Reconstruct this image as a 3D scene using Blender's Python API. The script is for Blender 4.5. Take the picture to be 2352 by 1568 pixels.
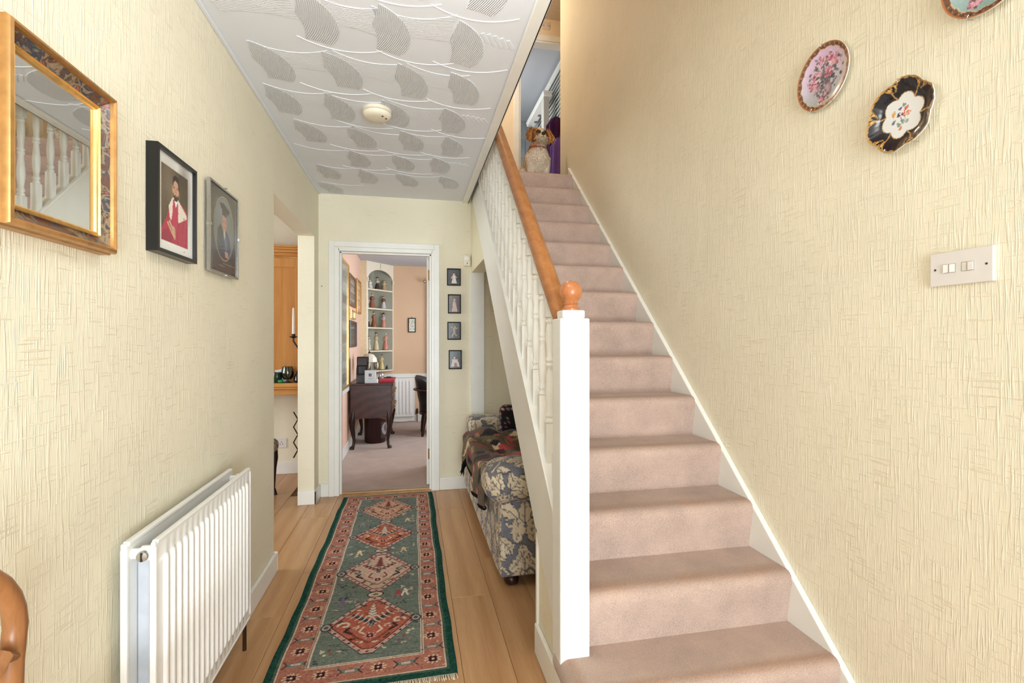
import bpy, bmesh, math, random
import numpy as np
from mathutils import Vector, Matrix

# ------------------------------------------------------------------ scene, camera, light
for _o in list(bpy.data.objects):
    bpy.data.objects.remove(_o)
scene = bpy.context.scene
COL = scene.collection
random.seed(7)
rng = np.random.default_rng(7)

F, TH, V0, H = 1131.0, math.radians(11.50), 781.75, 1.252      # focal length in pixels, yaw, horizon row, eye height
cam = bpy.data.cameras.new('camera')
cam_o = bpy.data.objects.new('camera', cam)
COL.objects.link(cam_o)
cam.sensor_width = 36.0
cam.lens = 36.0 * F / 2352.0
cam.shift_y = (V0 - 784.0) / 2352.0
cam.clip_start = 0.02
cam_o.location = (0, 0, H)
cam_o.rotation_euler = (math.pi / 2, 0, -TH)
scene.camera = cam_o

vs = scene.view_settings
vs.view_transform = 'Standard'
vs.look = 'None'
vs.gamma = 1.0
vs.use_curve_mapping = False
vs.exposure = 0.06

world = bpy.data.worlds.new('sky')
scene.world = world
world.use_nodes = True
wn = world.node_tree
wn.nodes['Background'].inputs['Color'].default_value = (0.80, 0.90, 1.0, 1)
wn.nodes['Background'].inputs['Strength'].default_value = 1.0


def area(name, loc, rot, sx, sy, power, color=(1, 1, 1)):
    l = bpy.data.lights.new(name, 'AREA')
    l.shape = 'RECTANGLE'
    l.size, l.size_y = sx, sy
    l.energy = power
    l.color = color
    o = bpy.data.objects.new(name, l)
    o.location = loc
    o.rotation_euler = rot
    COL.objects.link(o)
    return o


PI = math.pi
# daylight entering through unseen windows of the house, plus a ceiling fill (each sits outside its glazing)
area('daylight_front_door', (0.95, -3.6, 1.5), (PI / 2, 0, 0.10), 2.6, 2.4, 335, (0.82, 0.92, 1.0))
area('ceiling_fill_from_front', (0.6, -2.15, 0.45), (PI / 2 + 0.75, 0, 0.1), 1.9, 0.9, 140, (0.82, 0.92, 1.0))  # upward fill, added to brighten the hall ceiling
area('daylight_upper_front', (0.6, -2.05, 3.95), (PI / 2, 0, 0), 1.8, 1.2, 45, (0.95, 0.97, 1.0))
area('daylight_study', (1.75, 6.05, 1.5), (0, PI / 2, 0), 1.3, 1.6, 75, (0.86, 0.93, 1.0))
area('daylight_dining', (-3.75, 3.2, 1.5), (0, -PI / 2, 0), 1.3, 1.8, 85, (0.90, 0.96, 1.0))
area('daylight_bathroom', (0.55, 6.9, 4.1), (0, -PI / 2, 0), 1.1, 1.4, 26, (0.93, 0.97, 1.0))


# ------------------------------------------------------------------ geometry of the place
XL, XR, YB, HC = -0.732, 1.382, 4.171, 2.43       # hall: left wall, right wall, back wall, ceiling
XT = 0.461                                        # edge of the hall ceiling at the stairwell
UP, HU = 2.69, 5.0                                # upper floor and upper ceiling
YF = -1.70                                        # front wall
R_, G_, Z1, Y1 = 0.1903, 0.2090, 0.2186, 1.3656   # stairs
SL = R_ / G_
XS0, XS1 = 0.535, 1.360
YS, YD, YLW = 7.78, 4.965, 5.55                   # study far wall, dining far wall, landing wall


def ray(u, v):
    r, t = (u - 1176.0) / F, (V0 - v) / F
    return Vector((r * math.cos(TH) + math.sin(TH), -r * math.sin(TH) + math.cos(TH), t))


def W(u, v, X=None, Y=None, Z=None):
    """point of the photograph's pixel on a wall, floor or shelf plane"""
    d = ray(u, v)
    k = X / d.x if X is not None else (Y / d.y if Y is not None else (Z - H) / d.z)
    return Vector((k * d.x, k * d.y, H + k * d.z))


# ------------------------------------------------------------------ materials
def lin(c):
    c = c / 255.0
    return c / 12.92 if c <= 0.04045 else ((c + 0.055) / 1.055) ** 2.4


def C(r, g, b):
    return (lin(r), lin(g), lin(b), 1.0)


class NT:
    def __init__(s, m):
        s.t = m.node_tree

    def n(s, kind, **kw):
        nd = s.t.nodes.new(kind)
        for k, v in kw.items():
            if k.startswith('i_'):
                nd.inputs[k[2:].replace('_', ' ')].default_value = v
            else:
                setattr(nd, k, v)
        return nd

    def l(s, a, b):
        s.t.links.new(a, b)

    def ramp(s, fac, stops, interp='LINEAR'):
        nd = s.t.nodes.new('ShaderNodeValToRGB')
        nd.color_ramp.interpolation = interp
        el = nd.color_ramp.elements
        while len(el) < len(stops):
            el.new(0.5)
        for e, (p, c) in zip(el, stops):
            e.position = p
            e.color = c if len(c) == 4 else (*c, 1)
        s.l(fac, nd.inputs['Fac'])
        return nd.outputs['Color']

    def mapping(s, scale, coord='Object', rot=(0, 0, 0)):
        tc = s.t.nodes.new('ShaderNodeTexCoord')
        mp = s.t.nodes.new('ShaderNodeMapping')
        mp.inputs['Scale'].default_value = scale
        mp.inputs['Rotation'].default_value = rot
        s.l(tc.outputs[coord], mp.inputs['Vector'])
        return mp.outputs['Vector']

    def noise(s, vec, scale=5, detail=2, rough=0.5, dist=0.0):
        nd = s.n('ShaderNodeTexNoise')
        nd.inputs['Scale'].default_value = scale
        nd.inputs['Detail'].default_value = detail
        nd.inputs['Roughness'].default_value = rough
        nd.inputs['Distortion'].default_value = dist
        if vec is not None:
            s.l(vec, nd.inputs['Vector'])
        return nd.outputs['Fac']

    def math(s, op, a, b=None, c=None):
        nd = s.n('ShaderNodeMath', operation=op)
        for i, x in enumerate((a, b, c)):
            if x is None:
                continue
            if isinstance(x, (int, float)):
                nd.inputs[i].default_value = x
            else:
                s.l(x, nd.inputs[i])
        return nd.outputs[0]


def base(name, rough=0.5, spec=0.5, metal=0.0, color=None):
    m = bpy.data.materials.new(name)
    m.use_nodes = True
    b = m.node_tree.nodes['Principled BSDF']
    b.inputs['Roughness'].default_value = rough
    b.inputs['Specular IOR Level'].default_value = spec
    b.inputs['Metallic'].default_value = metal
    if color:
        b.inputs['Base Color'].default_value = color
    return m, NT(m), b


def bump(nt, b, height, strength=0.5, dist=0.002):
    bp = nt.n('ShaderNodeBump')
    bp.inputs['Strength'].default_value = strength
    bp.inputs['Distance'].default_value = dist
    nt.l(height, bp.inputs['Height'])
    nt.l(bp.outputs['Normal'], b.inputs['Normal'])


MATS = {}


def plain(key, rgb, rough=0.5, spec=0.5, metal=0.0, var=0.05, scale=30):
    """painted / plain surface: a colour with faint procedural variation"""
    if key in MATS:
        return MATS[key]
    m, nt, b = base(key, rough, spec, metal)
    f = nt.noise(nt.mapping((1, 1, 1)), scale, 2)
    c = C(*rgb)
    lo = tuple(x * (1 - var) for x in c[:3])
    hi = tuple(min(1, x * (1 + var)) for x in c[:3])
    nt.l(nt.ramp(f, [(0.3, lo), (0.7, hi)]), b.inputs['Base Color'])
    MATS[key] = m
    return m


def wallpaper(key, rgb, along, strength=0.55, var=0.05, sc=1.0):
    """embossed paper: short vertical cords and fewer horizontal ones. along = world axis of the wall's length"""
    m, nt, b = base(key, 0.62, 0.28)
    a, h = (1.0, 0.0) if along == 'X' else (0.0, 1.0)
    L = 1.0
    # vertical cords: fine across, long in z
    sx = 175 * sc
    v1 = nt.noise(nt.mapping((sx * a + 3 * h, sx * h + 3 * a, 9 * sc)), 1.0, 1.0)
    v2 = nt.noise(nt.mapping((380 * sc * a + 3 * h, 380 * sc * h + 3 * a, 16 * sc)), 1.0, 1.0)
    h1 = nt.noise(nt.mapping((11 * sc * a + 3 * h, 11 * sc * h + 3 * a, 170 * sc)), 1.0, 1.0)
    s1 = nt.ramp(v1, [(0.56, (0, 0, 0)), (0.66, (1, 1, 1))])
    s2 = nt.ramp(v2, [(0.52, (0, 0, 0)), (0.72, (.55, .55, .55))])
    s3 = nt.ramp(h1, [(0.62, (0, 0, 0)), (0.69, (.8, .8, .8))])
    hgt = nt.math('MAXIMUM', nt.math('MAXIMUM', s1, s2), s3)
    big = nt.noise(nt.mapping((1, 1, 1)), 2.2, 2)
    c = C(*rgb)
    col = nt.ramp(big, [(0.25, tuple(x * (1 - var) for x in c[:3])), (0.75, tuple(min(1, x * (1 + var * .6)) for x in c[:3]))])
    # small discoloured joints in the paper
    yel = nt.ramp(nt.math('MULTIPLY', s3, nt.ramp(nt.noise(nt.mapping((1, 1, 1)), 7, 2), [(0.52, (0, 0, 0)), (0.64, (1, 1, 1))])), [(0, (0, 0, 0)), (1, (.26, .26, .26))])
    mx = nt.n('ShaderNodeMix', data_type='RGBA')
    nt.l(yel, mx.inputs[0])
    nt.l(col, mx.inputs[6])
    mx.inputs[7].default_value = C(196, 164, 112)
    nt.l(mx.outputs[2], b.inputs['Base Color'])
    bump(nt, b, hgt, strength, 0.0012)
    MATS[key] = m
    return m


PAPER = (238, 229, 204)
paper_y = wallpaper('wallpaper_along_hall', PAPER, 'Y', 0.8)
paper_x = wallpaper('wallpaper_across_hall', PAPER, 'X', 0.4)
peach = wallpaper('peach_paper', (240, 220, 188), 'X', 0.2, 0.03)
pink_y = plain('pink_study_paint_side', (228, 190, 168), 0.8, 0.2, var=0.03, scale=3)
pink_x = plain('pink_study_paint', (224, 190, 158), 0.8, 0.2, var=0.03, scale=3)
white_paint = plain('white_gloss_paint', (238, 236, 228), 0.32, 0.5, var=0.02, scale=9)
white_wood = plain('white_painted_wood', (232, 231, 226), 0.35, 0.5, var=0.02, scale=9)
white_rad = plain('white_radiator_enamel', (240, 238, 233), 0.3, 0.5, var=0.02)
grey_metal = plain('galvanised_grey', (120, 122, 124), 0.5, 0.5, 0.3)
chrome = plain('chrome', (205, 205, 205), 0.18, 0.5, 1.0)
gold = plain('gold_leaf', (188, 140, 84), 0.36, 0.5, 0.65, var=0.16, scale=40)
gold_bright = plain('bright_gilt', (232, 190, 120), 0.28, 0.5, 0.75, var=0.12, scale=40)
black_frame = plain('black_lacquer', (16, 16, 18), 0.3, 0.5)
cream_plastic = plain('cream_plastic', (236, 226, 204), 0.45, 0.4, var=0.02)
white_plastic = plain('white_plastic', (226, 220, 214), 0.4, 0.4, var=0.015)
dark_hole = plain('dark_recess', (46, 40, 36), 0.7, 0.3)
brass = plain('aged_brass', (150, 112, 58), 0.35, 0.5, 0.8)
bronze = plain('dark_bronze', (70, 50, 34), 0.4, 0.5, 0.7)
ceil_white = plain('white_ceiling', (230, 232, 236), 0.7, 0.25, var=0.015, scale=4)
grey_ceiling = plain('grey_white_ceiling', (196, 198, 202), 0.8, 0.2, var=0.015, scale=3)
black_iron = plain('black_iron', (24, 22, 22), 0.5, 0.4)


def wood(key, light, dark, axis='Y', rough=0.4, scale=1.0, rnd=0.06, ring=0.35, contrast=1.0):
    m, nt, b = base(key, rough, 0.4)
    st = {'X': (1.2, 22, 22), 'Y': (22, 1.2, 22), 'Z': (22, 22, 1.2)}[axis]
    st = tuple(x * scale for x in st)
    oi = nt.n('ShaderNodeObjectInfo')
    tc = nt.n('ShaderNodeTexCoord')
    add = nt.n('ShaderNodeVectorMath', operation='ADD')
    sca = nt.n('ShaderNodeVectorMath', operation='SCALE')
    cmb = nt.n('ShaderNodeCombineXYZ')
    for i in range(3):
        nt.l(oi.outputs['Random'], cmb.inputs[i])
    nt.l(cmb.outputs[0], sca.inputs[0])
    sca.inputs['Scale'].default_value = 7.3
    nt.l(tc.outputs['Object'], add.inputs[0])
    nt.l(sca.outputs[0], add.inputs[1])
    mp = nt.n('ShaderNodeMapping')
    mp.inputs['Scale'].default_value = st
    nt.l(add.outputs[0], mp.inputs['Vector'])
    g = nt.noise(mp.outputs[0], 1.6, 4, 0.62, 0.5)
    mp2 = nt.n('ShaderNodeMapping')
    mp2.inputs['Scale'].default_value = tuple(x * 4.2 for x in st)
    nt.l(add.outputs[0], mp2.inputs['Vector'])
    fine = nt.noise(mp2.outputs[0], 2.0, 2, 0.6)
    mp3 = nt.n('ShaderNodeMapping')
    mp3.inputs['Scale'].default_value = tuple(x * 0.32 for x in st)
    nt.l(add.outputs[0], mp3.inputs['Vector'])
    wv = nt.n('ShaderNodeTexWave', wave_type='RINGS', rings_direction=axis)
    wv.inputs['Scale'].default_value = 0.55
    wv.inputs['Distortion'].default_value = 7.0
    wv.inputs['Detail'].default_value = 2.0
    wv.inputs['Detail Scale'].default_value = 0.8
    nt.l(mp3.outputs[0], wv.inputs['Vector'])
    s = nt.math('ADD', nt.math('MULTIPLY', g, 0.5), nt.math('MULTIPLY', fine, 0.22))
    s = nt.math('ADD', s, nt.math('MULTIPLY', wv.outputs['Fac'], ring * 0.6))
    s = nt.math('ADD', s, nt.math('MULTIPLY', nt.math('SUBTRACT', oi.outputs['Random'], 0.5), rnd * 2))
    k = 0.22 * contrast
    nt.l(nt.ramp(s, [(0.46 - k, C(*dark)), (0.46 + k, C(*light))]), b.inputs['Base Color'])
    bump(nt, b, fine, 0.06, 0.001)
    MATS[key] = m
    return m


oak_floor = wood('oak_laminate', (208, 164, 118), (170, 122, 80), 'Y', 0.33, 1.0, 0.05, 0.3, 1.25)
oak_rail = wood('oak_handrail', (196, 136, 82), (150, 92, 48), 'Y', 0.33, 1.0, 0.03, 0.12)
oak_ball = wood('oak_newel_ball', (206, 142, 92), (164, 96, 56), 'Z', 0.25, 1.6, 0.03)
pine = wood('waxed_pine', (214, 158, 88), (176, 112, 50), 'Z', 0.4, 0.7, 0.02, 0.5)
pine_x = wood('waxed_pine_rail', (206, 146, 78), (166, 104, 46), 'X', 0.4, 0.7, 0.02, 0.5)
mahogany = wood('dark_mahogany', (86, 44, 30), (44, 21, 15), 'Y', 0.32, 0.8, 0.02)
mahogany_z = wood('dark_mahogany_leg', (54, 28, 20), (26, 13, 10), 'Z', 0.3, 0.8, 0.02)
walnut = wood('brown_chair_wood', (176, 120, 74), (122, 76, 42), 'Z', 0.35, 1.0, 0.02)
bin_wood = wood('dark_red_bin', (58, 20, 16), (30, 10, 9), 'Z', 0.35, 0.6, 0.02)


def carpet(key, rgb, dark=0.72, scale=420, shade_wear=False):
    m, nt, b = base(key, 0.95, 0.1)
    b.inputs['Sheen Weight'].default_value = 0.25
    b.inputs['Sheen Roughness'].default_value = 0.6
    v = nt.mapping((1, 1, 1))
    f = nt.noise(v, scale, 2, 0.7)
    g = nt.noise(v, 7, 3, 0.6)
    s = nt.math('ADD', nt.math('MULTIPLY', f, 0.72), nt.math('MULTIPLY', g, 0.28))
    c = C(*rgb)
    col = nt.ramp(s, [(0.34, tuple(x * dark for x in c[:3])), (0.64, tuple(min(1, x * 1.2) for x in c[:3]))])
    if shade_wear:      # trodden, browner pile, with the nosing's shading put into the colour
        at = nt.n('ShaderNodeAttribute', attribute_name='ShadeWear')
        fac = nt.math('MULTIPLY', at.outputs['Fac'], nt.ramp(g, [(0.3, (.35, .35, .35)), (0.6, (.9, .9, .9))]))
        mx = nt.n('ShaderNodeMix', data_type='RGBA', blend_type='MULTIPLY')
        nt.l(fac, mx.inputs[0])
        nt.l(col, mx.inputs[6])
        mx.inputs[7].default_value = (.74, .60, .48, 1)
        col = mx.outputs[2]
    nt.l(col, b.inputs['Base Color'])
    bump(nt, b, f, 0.7, 0.004)
    MATS[key] = m
    return m


stair_carpet = carpet('pinkish_stair_carpet', (200, 172, 156), 0.58, shade_wear=True)
study_carpet = carpet('study_carpet', (196, 172, 158))


def attr_mat(key, rough=0.6, spec=0.3, noise_bump=0.0, bscale=300, sheen=0.0, coat=0.0):
    """flat print / dyed cloth: colours live on the mesh as an attribute"""
    m, nt, b = base(key, rough, spec)
    a = nt.n('ShaderNodeAttribute', attribute_name='Col')
    if noise_bump:
        f = nt.noise(nt.mapping((1, 1, 1)), bscale, 2, 0.6)
        k = nt.ramp(f, [(0.3, (0.80, 0.80, 0.80)), (0.7, (1.1, 1.1, 1.1))])
        mx = nt.n('ShaderNodeMix', data_type='RGBA', blend_type='MULTIPLY')
        mx.inputs[0].default_value = 1.0
        nt.l(a.outputs['Color'], mx.inputs[6])
        nt.l(k, mx.inputs[7])
        nt.l(mx.outputs[2], b.inputs['Base Color'])
        bump(nt, b, f, noise_bump, 0.003)
    else:
        nt.l(a.outputs['Color'], b.inputs['Base Color'])
    b.inputs['Sheen Weight'].default_value = sheen
    b.inputs['Coat Weight'].default_value = coat
    b.inputs['Coat Roughness'].default_value = 0.08
    MATS[key] = m
    return m


print_matte = attr_mat('printed_paper', 0.5, 0.3)
print_gloss = attr_mat('glazed_print', 0.2, 0.5)
china = attr_mat('glazed_china', 0.22, 0.5, coat=0.6)
rug_mat = attr_mat('woven_rug', 0.95, 0.08, 0.6, 330)
damask = attr_mat('damask_upholstery', 0.75, 0.25, 0.25, 500, 0.15)
fur_mat = attr_mat('dog_fur', 0.85, 0.15)
cloth_attr = attr_mat('patterned_cloth', 0.9, 0.1, 0.4, 260, 0.1)


def glassy(key, tint=(1, 1, 1), gloss=0.08, rough=0.02):
    m = bpy.data.materials.new(key)
    m.use_nodes = True
    t = m.node_tree
    t.nodes.clear()
    o = t.nodes.new('ShaderNodeOutputMaterial')
    mx = t.nodes.new('ShaderNodeMixShader')
    tr = t.nodes.new('ShaderNodeBsdfTransparent')
    gl = t.nodes.new('ShaderNodeBsdfGlossy')
    tr.inputs['Color'].default_value = (*tint, 1)
    gl.inputs['Roughness'].default_value = rough
    mx.inputs[0].default_value = gloss
    t.links.new(tr.outputs[0], mx.inputs[1])
    t.links.new(gl.outputs[0], mx.inputs[2])
    t.links.new(mx.outputs[0], o.inputs[0])
    MATS[key] = m
    return m


pane_glass = glassy('window_pane_glass')
picture_glass = glassy('picture_glass', gloss=0.05)
green_glass = glassy('green_glass', (0.16, 0.42, 0.16), 0.14)
clear_glass = glassy('clear_glass', (0.9, 0.93, 0.94), 0.22)
mirror_m, _, _b = base('silvered_mirror', 0.01, 0.5, 1.0, (0.86, 0.87, 0.84, 1))


def emit(key, rgb, strength):
    m = bpy.data.materials.new(key)
    m.use_nodes = True
    b = m.node_tree.nodes['Principled BSDF']
    b.inputs['Base Color'].default_value = C(*rgb)
    b.inputs['Emission Color'].default_value = C(*rgb)
    b.inputs['Emission Strength'].default_value = strength
    return m


# ------------------------------------------------------------------ object helpers
def put(o, parent=None):
    COL.objects.link(o)
    if parent is not None:
        o.parent = parent
        o.matrix_parent_inverse = parent_inv(parent)
    return o


def parent_inv(p):
    M = Matrix.Identity(4)
    chain = []
    q = p
    while q is not None:
        chain.append(q)
        q = q.parent
    for q in reversed(chain):
        M = M @ (q.matrix_parent_inverse if q.parent else Matrix.Identity(4)) @ Matrix.LocRotScale(q.location, q.rotation_euler, q.scale)
    return M.inverted()


def tag(o, label=None, cat=None, group=None, kind=None):
    if label:
        o['label'] = label
    if cat:
        o['category'] = cat
    if group:
        o['group'] = group
    if kind:
        o['kind'] = kind
    return o


def thing(name, label, cat, loc=(0, 0, 0), rotz=0.0, group=None, kind=None):
    o = bpy.data.objects.new(name, None)
    o.empty_display_size = 0.05
    o.location = loc
    o.rotation_euler = (0, 0, rotz)
    COL.objects.link(o)
    return tag(o, label, cat, group, kind)


class MB:
    """collects shapes of ONE part"""
    def __init__(s):
        s.v, s.f, s.mi = [], [], []

    def add(s, vs, fs, mi=0):
        b = len(s.v)
        s.v += [tuple(p) for p in vs]
        s.f += [tuple(b + i for i in f) for f in fs]
        s.mi += [mi] * len(fs)
        return s

    def box(s, x0, x1, y0, y1, z0, z1, mi=0):
        vs = [(x, y, z) for z in (z0, z1) for y in (y0, y1) for x in (x0, x1)]
        return s.add(vs, [(0, 2, 3, 1), (4, 5, 7, 6), (0, 1, 5, 4), (2, 6, 7, 3), (0, 4, 6, 2), (1, 3, 7, 5)], mi)

    def obox(s, c, ax, ay, az, mi=0):
        c, ax, ay, az = map(Vector, (c, ax, ay, az))
        vs = [c + ax * i + ay * j + az * k for k in (-1, 1) for j in (-1, 1) for i in (-1, 1)]
        return s.add(vs, [(0, 2, 3, 1), (4, 5, 7, 6), (0, 1, 5, 4), (2, 6, 7, 3), (0, 4, 6, 2), (1, 3, 7, 5)], mi)

    def prism(s, poly, axis, a, b, mi=0):
        """polygon in the plane across axis, extruded from a to b. X: (y,z)  Y: (x,z)  Z: (x,y)"""
        def P(p, t):
            return {'X': (t, p[0], p[1]), 'Y': (p[0], t, p[1]), 'Z': (p[0], p[1], t)}[axis]
        n = len(poly)
        vs = [P(p, a) for p in poly] + [P(p, b) for p in poly]
        fs = [tuple(range(n))[::-1], tuple(range(n, 2 * n))]
        fs += [(i, (i + 1) % n, n + (i + 1) % n, n + i) for i in range(n)]
        return s.add(vs, fs, mi)

    def lathe(s, prof, c=(0, 0, 0), n=24, axis='Z', mi=0):
        c = Vector(c)
        vs = []
        for r, h in prof:
            for i in range(n):
                a = 2 * PI * i / n
                p = {'Z': (r * math.cos(a), r * math.sin(a), h), 'Y': (r * math.cos(a), h, r * math.sin(a)), 'X': (h, r * math.cos(a), r * math.sin(a))}[axis]
                vs.append(c + Vector(p))
        fs = []
        for k in range(len(prof) - 1):
            for i in range(n):
                j = (i + 1) % n
                fs.append((k * n + i, k * n + j, (k + 1) * n + j, (k + 1) * n + i))
        fs.append(tuple(range(n))[::-1])
        fs.append(tuple(range((len(prof) - 1) * n, len(prof) * n)))
        return s.add(vs, fs, mi)

    def tube(s, pts, r, n=8, closed=False, mi=0, flat=1.0):
        pts = [Vector(p) for p in pts]
        rs = r if isinstance(r, (list, tuple)) else [r] * len(pts)
        vs, N = [], len(pts)
        up = None
        for i, p in enumerate(pts):
            t = (pts[(i + 1) % N] - pts[i - 1]) if (closed or 0 < i < N - 1) else (pts[1] - pts[0] if i == 0 else pts[-1] - pts[-2])
            t = t.normalized() if t.length > 1e-9 else Vector((0, 0, 1))
            if up is None:
                up = Vector((0, 0, 1)) if abs(t.z) < 0.9 else Vector((1, 0, 0))
            sd = t.cross(up)
            if sd.length < 1e-6:
                sd = t.cross(Vector((0.3, 1, 0.2)))
            sd.normalize()
            up = sd.cross(t).normalized()
            for k in range(n):
                a = 2 * PI * k / n
                vs.append(p + sd * math.cos(a) * rs[i] + up * math.sin(a) * rs[i] * flat)
        fs = []
        M = N if closed else N - 1
        for i in range(M):
            for k in range(n):
                a, b = i * n + k, i * n + (k + 1) % n
                c, d = ((i + 1) % N) * n + (k + 1) % n, ((i + 1) % N) * n + k
                fs.append((a, b, c, d))
        if not closed:
            fs.append(tuple(range(n))[::-1])
            fs.append(tuple(range((N - 1) * n, N * n)))
        return s.add(vs, fs, mi)

    def ell(s, c, rx, ry, rz, n=14, m=10, mi=0):
        prof = [(math.sin(PI * i / m), -math.cos(PI * i / m)) for i in range(1, m)]
        vs, fs = [], []
        for rr, h in prof:
            for i in range(n):
                a = 2 * PI * i / n
                vs.append((c[0] + rx * rr * math.cos(a), c[1] + ry * rr * math.sin(a), c[2] + rz * h))
        vs += [(c[0], c[1], c[2] - rz), (c[0], c[1], c[2] + rz)]
        k = m - 1
        for j in range(k - 1):
            for i in range(n):
                i2 = (i + 1) % n
                fs.append((j * n + i, j * n + i2, (j + 1) * n + i2, (j + 1) * n + i))
        for i in range(n):
            i2 = (i + 1) % n
            fs.append((k * n, i2, i))
            fs.append((k * n + 1, (k - 1) * n + i, (k - 1) * n + i2))
        return s.add(vs, fs, mi)

    def build(s, name, mat, parent=None, smooth=False, bevel=0.0, seg=2, label=None):
        me = bpy.data.meshes.new(name)
        me.from_pydata(s.v, [], s.f)
        mats = mat if isinstance(mat, (list, tuple)) else [mat]
        for m in mats:
            me.materials.append(m)
        if len(mats) > 1:
            me.polygons.foreach_set('material_index', s.mi)
        me.update()
        bm = bmesh.new()
        bm.from_mesh(me)
        bmesh.ops.recalc_face_normals(bm, faces=bm.faces)
        bm.to_mesh(me)
        bm.free()
        if smooth:
            me.polygons.foreach_set('use_smooth', [True] * len(me.polygons))
            try:
                me.set_sharp_from_angle(angle=math.radians(smooth if smooth is not True else 45))
            except Exception:
                pass
        o = bpy.data.objects.new(name, me)
        put(o, parent)
        if bevel:
            b = o.modifiers.new('edge', 'BEVEL')
            b.width = bevel
            b.segments = seg
            b.limit_method = 'ANGLE'
            b.angle_limit = math.radians(40)
        if label:
            o['label'] = label
        return o


def structure(o):
    o['kind'] = 'structure'
    return o


# ---- rasters: designs drawn in numpy, then carried by the mesh as vertex colours
def lin_arr(a):
    a = np.clip(a, 0, 255) / 255.0
    return np.where(a <= 0.04045, a / 12.92, ((a + 0.055) / 1.055) ** 2.4)


class Ras:
    def __init__(s, w, h, nx, ny, bg):
        s.w, s.h, s.nx, s.ny = w, h, nx, ny
        s.x = (np.arange(nx) + 0.5) / nx * w
        s.y = (np.arange(ny) + 0.5) / ny * h
        s.X, s.Y = np.meshgrid(s.x, s.y)
        s.img = np.zeros((ny, nx, 3)) + np.array(bg, float)

    def _win(s, x0, x1, y0, y1):
        i0 = max(0, int(x0 / s.w * s.nx) - 1)
        i1 = min(s.nx, int(x1 / s.w * s.nx) + 2)
        j0 = max(0, int(y0 / s.h * s.ny) - 1)
        j1 = min(s.ny, int(y1 / s.h * s.ny) + 2)
        return slice(j0, max(j0, j1)), slice(i0, max(i0, i1))

    def paint(s, win, mask, col, a=1.0):
        sub = s.img[win]
        m = (mask * a)[..., None]
        sub[...] = sub * (1 - m) + np.array(col, float) * m

    def poly(s, pts, col, a=1.0):
        P = np.array(pts, float)
        win = s._win(P[:, 0].min(), P[:, 0].max(), P[:, 1].min(), P[:, 1].max())
        X, Y = s.X[win], s.Y[win]
        if X.size == 0:
            return s
        ins = np.zeros(X.shape, bool)
        x0, y0 = P[-1]
        for x1, y1 in P:
            if y1 != y0:
                c = ((y1 > Y) != (y0 > Y)) & (X < (x0 - x1) * (Y - y1) / (y0 - y1) + x1)
                ins ^= c
            x0, y0 = x1, y1
        s.paint(win, ins.astype(float), col, a)
        return s

    def ell(s, cx, cy, rx, ry, col, a=1.0, rot=0.0, soft=0.0):
        R = max(rx, ry) * (1 + soft)
        win = s._win(cx - R, cx + R, cy - R, cy + R)
        dx, dy = s.X[win] - cx, s.Y[win] - cy
        c, n = math.cos(rot), math.sin(rot)
        d = np.sqrt(((dx * c + dy * n) / rx) ** 2 + ((-dx * n + dy * c) / ry) ** 2)
        m = (d < 1).astype(float) if soft == 0 else np.clip((1 + soft - d) / (2 * soft), 0, 1)
        s.paint(win, m, col, a)
        return s

    def line(s, pts, wd, col, a=1.0):
        for (x0, y0), (x1, y1) in zip(pts[:-1], pts[1:]):
            win = s._win(min(x0, x1) - wd, max(x0, x1) + wd, min(y0, y1) - wd, max(y0, y1) + wd)
            X, Y = s.X[win], s.Y[win]
            dx, dy = x1 - x0, y1 - y0
            L = dx * dx + dy * dy + 1e-12
            t = np.clip(((X - x0) * dx + (Y - y0) * dy) / L, 0, 1)
            d = np.hypot(X - x0 - t * dx, Y - y0 - t * dy)
            s.paint(win, (d < wd / 2).astype(float), col, a)
        return s

    def noise(s, amp, cell=1):
        n = rng.normal(0, amp, (s.ny // cell + 1, s.nx // cell + 1))
        n = np.kron(n, np.ones((cell, cell)))[:s.ny, :s.nx]
        s.img += n[..., None]
        return s

    def sample(s, u, v, wrap=False):
        i = np.floor(u / s.w * s.nx).astype(int)
        j = np.floor(v / s.h * s.ny).astype(int)
        if wrap:
            i, j = i % s.nx, j % s.ny
        else:
            i, j = np.clip(i, 0, s.nx - 1), np.clip(j, 0, s.ny - 1)
        return s.img[j, i]


def set_cols(me, cols, domain='POINT'):
    at = me.color_attributes.new('Col', 'FLOAT_COLOR', domain)
    a = np.ones((len(cols), 4), np.float32)
    a[:, :3] = lin_arr(cols)
    at.data.foreach_set('color', a.ravel())


def grid_mesh(name, P, cols, mat, parent=None, smooth=True, label=None, nrm=None):
    """P: (ny,nx,3) points, cols: (ny,nx,3) sRGB"""
    ny, nx = P.shape[:2]
    me = bpy.data.meshes.new(name)
    nf = (ny - 1) * (nx - 1)
    me.vertices.add(nx * ny)
    me.vertices.foreach_set('co', P.reshape(-1).astype(np.float32))
    a = (np.arange(ny - 1)[:, None] * nx + np.arange(nx - 1)[None, :]).ravel()
    idx = np.stack([a, a + 1, a + nx + 1, a + nx], 1).astype(np.int32)
    if nrm is not None:
        p = P.reshape(-1, 3)
        n = np.cross(p[idx[0, 1]] - p[idx[0, 0]], p[idx[0, 3]] - p[idx[0, 0]])
        if n @ np.array(nrm) < 0:
            idx = idx[:, ::-1].copy()
    me.loops.add(nf * 4)
    me.loops.foreach_set('vertex_index', idx.ravel())
    me.polygons.add(nf)
    me.polygons.foreach_set('loop_start', np.arange(0, nf * 4, 4, dtype=np.int32))
    me.update(calc_edges=True)
    if smooth:
        me.polygons.foreach_set('use_smooth', np.ones(nf, bool))
    set_cols(me, cols.reshape(-1, 3))
    me.materials.append(mat)
    me.validate()
    o = bpy.data.objects.new(name, me)
    put(o, parent)
    if label:
        o['label'] = label
    return o


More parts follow.
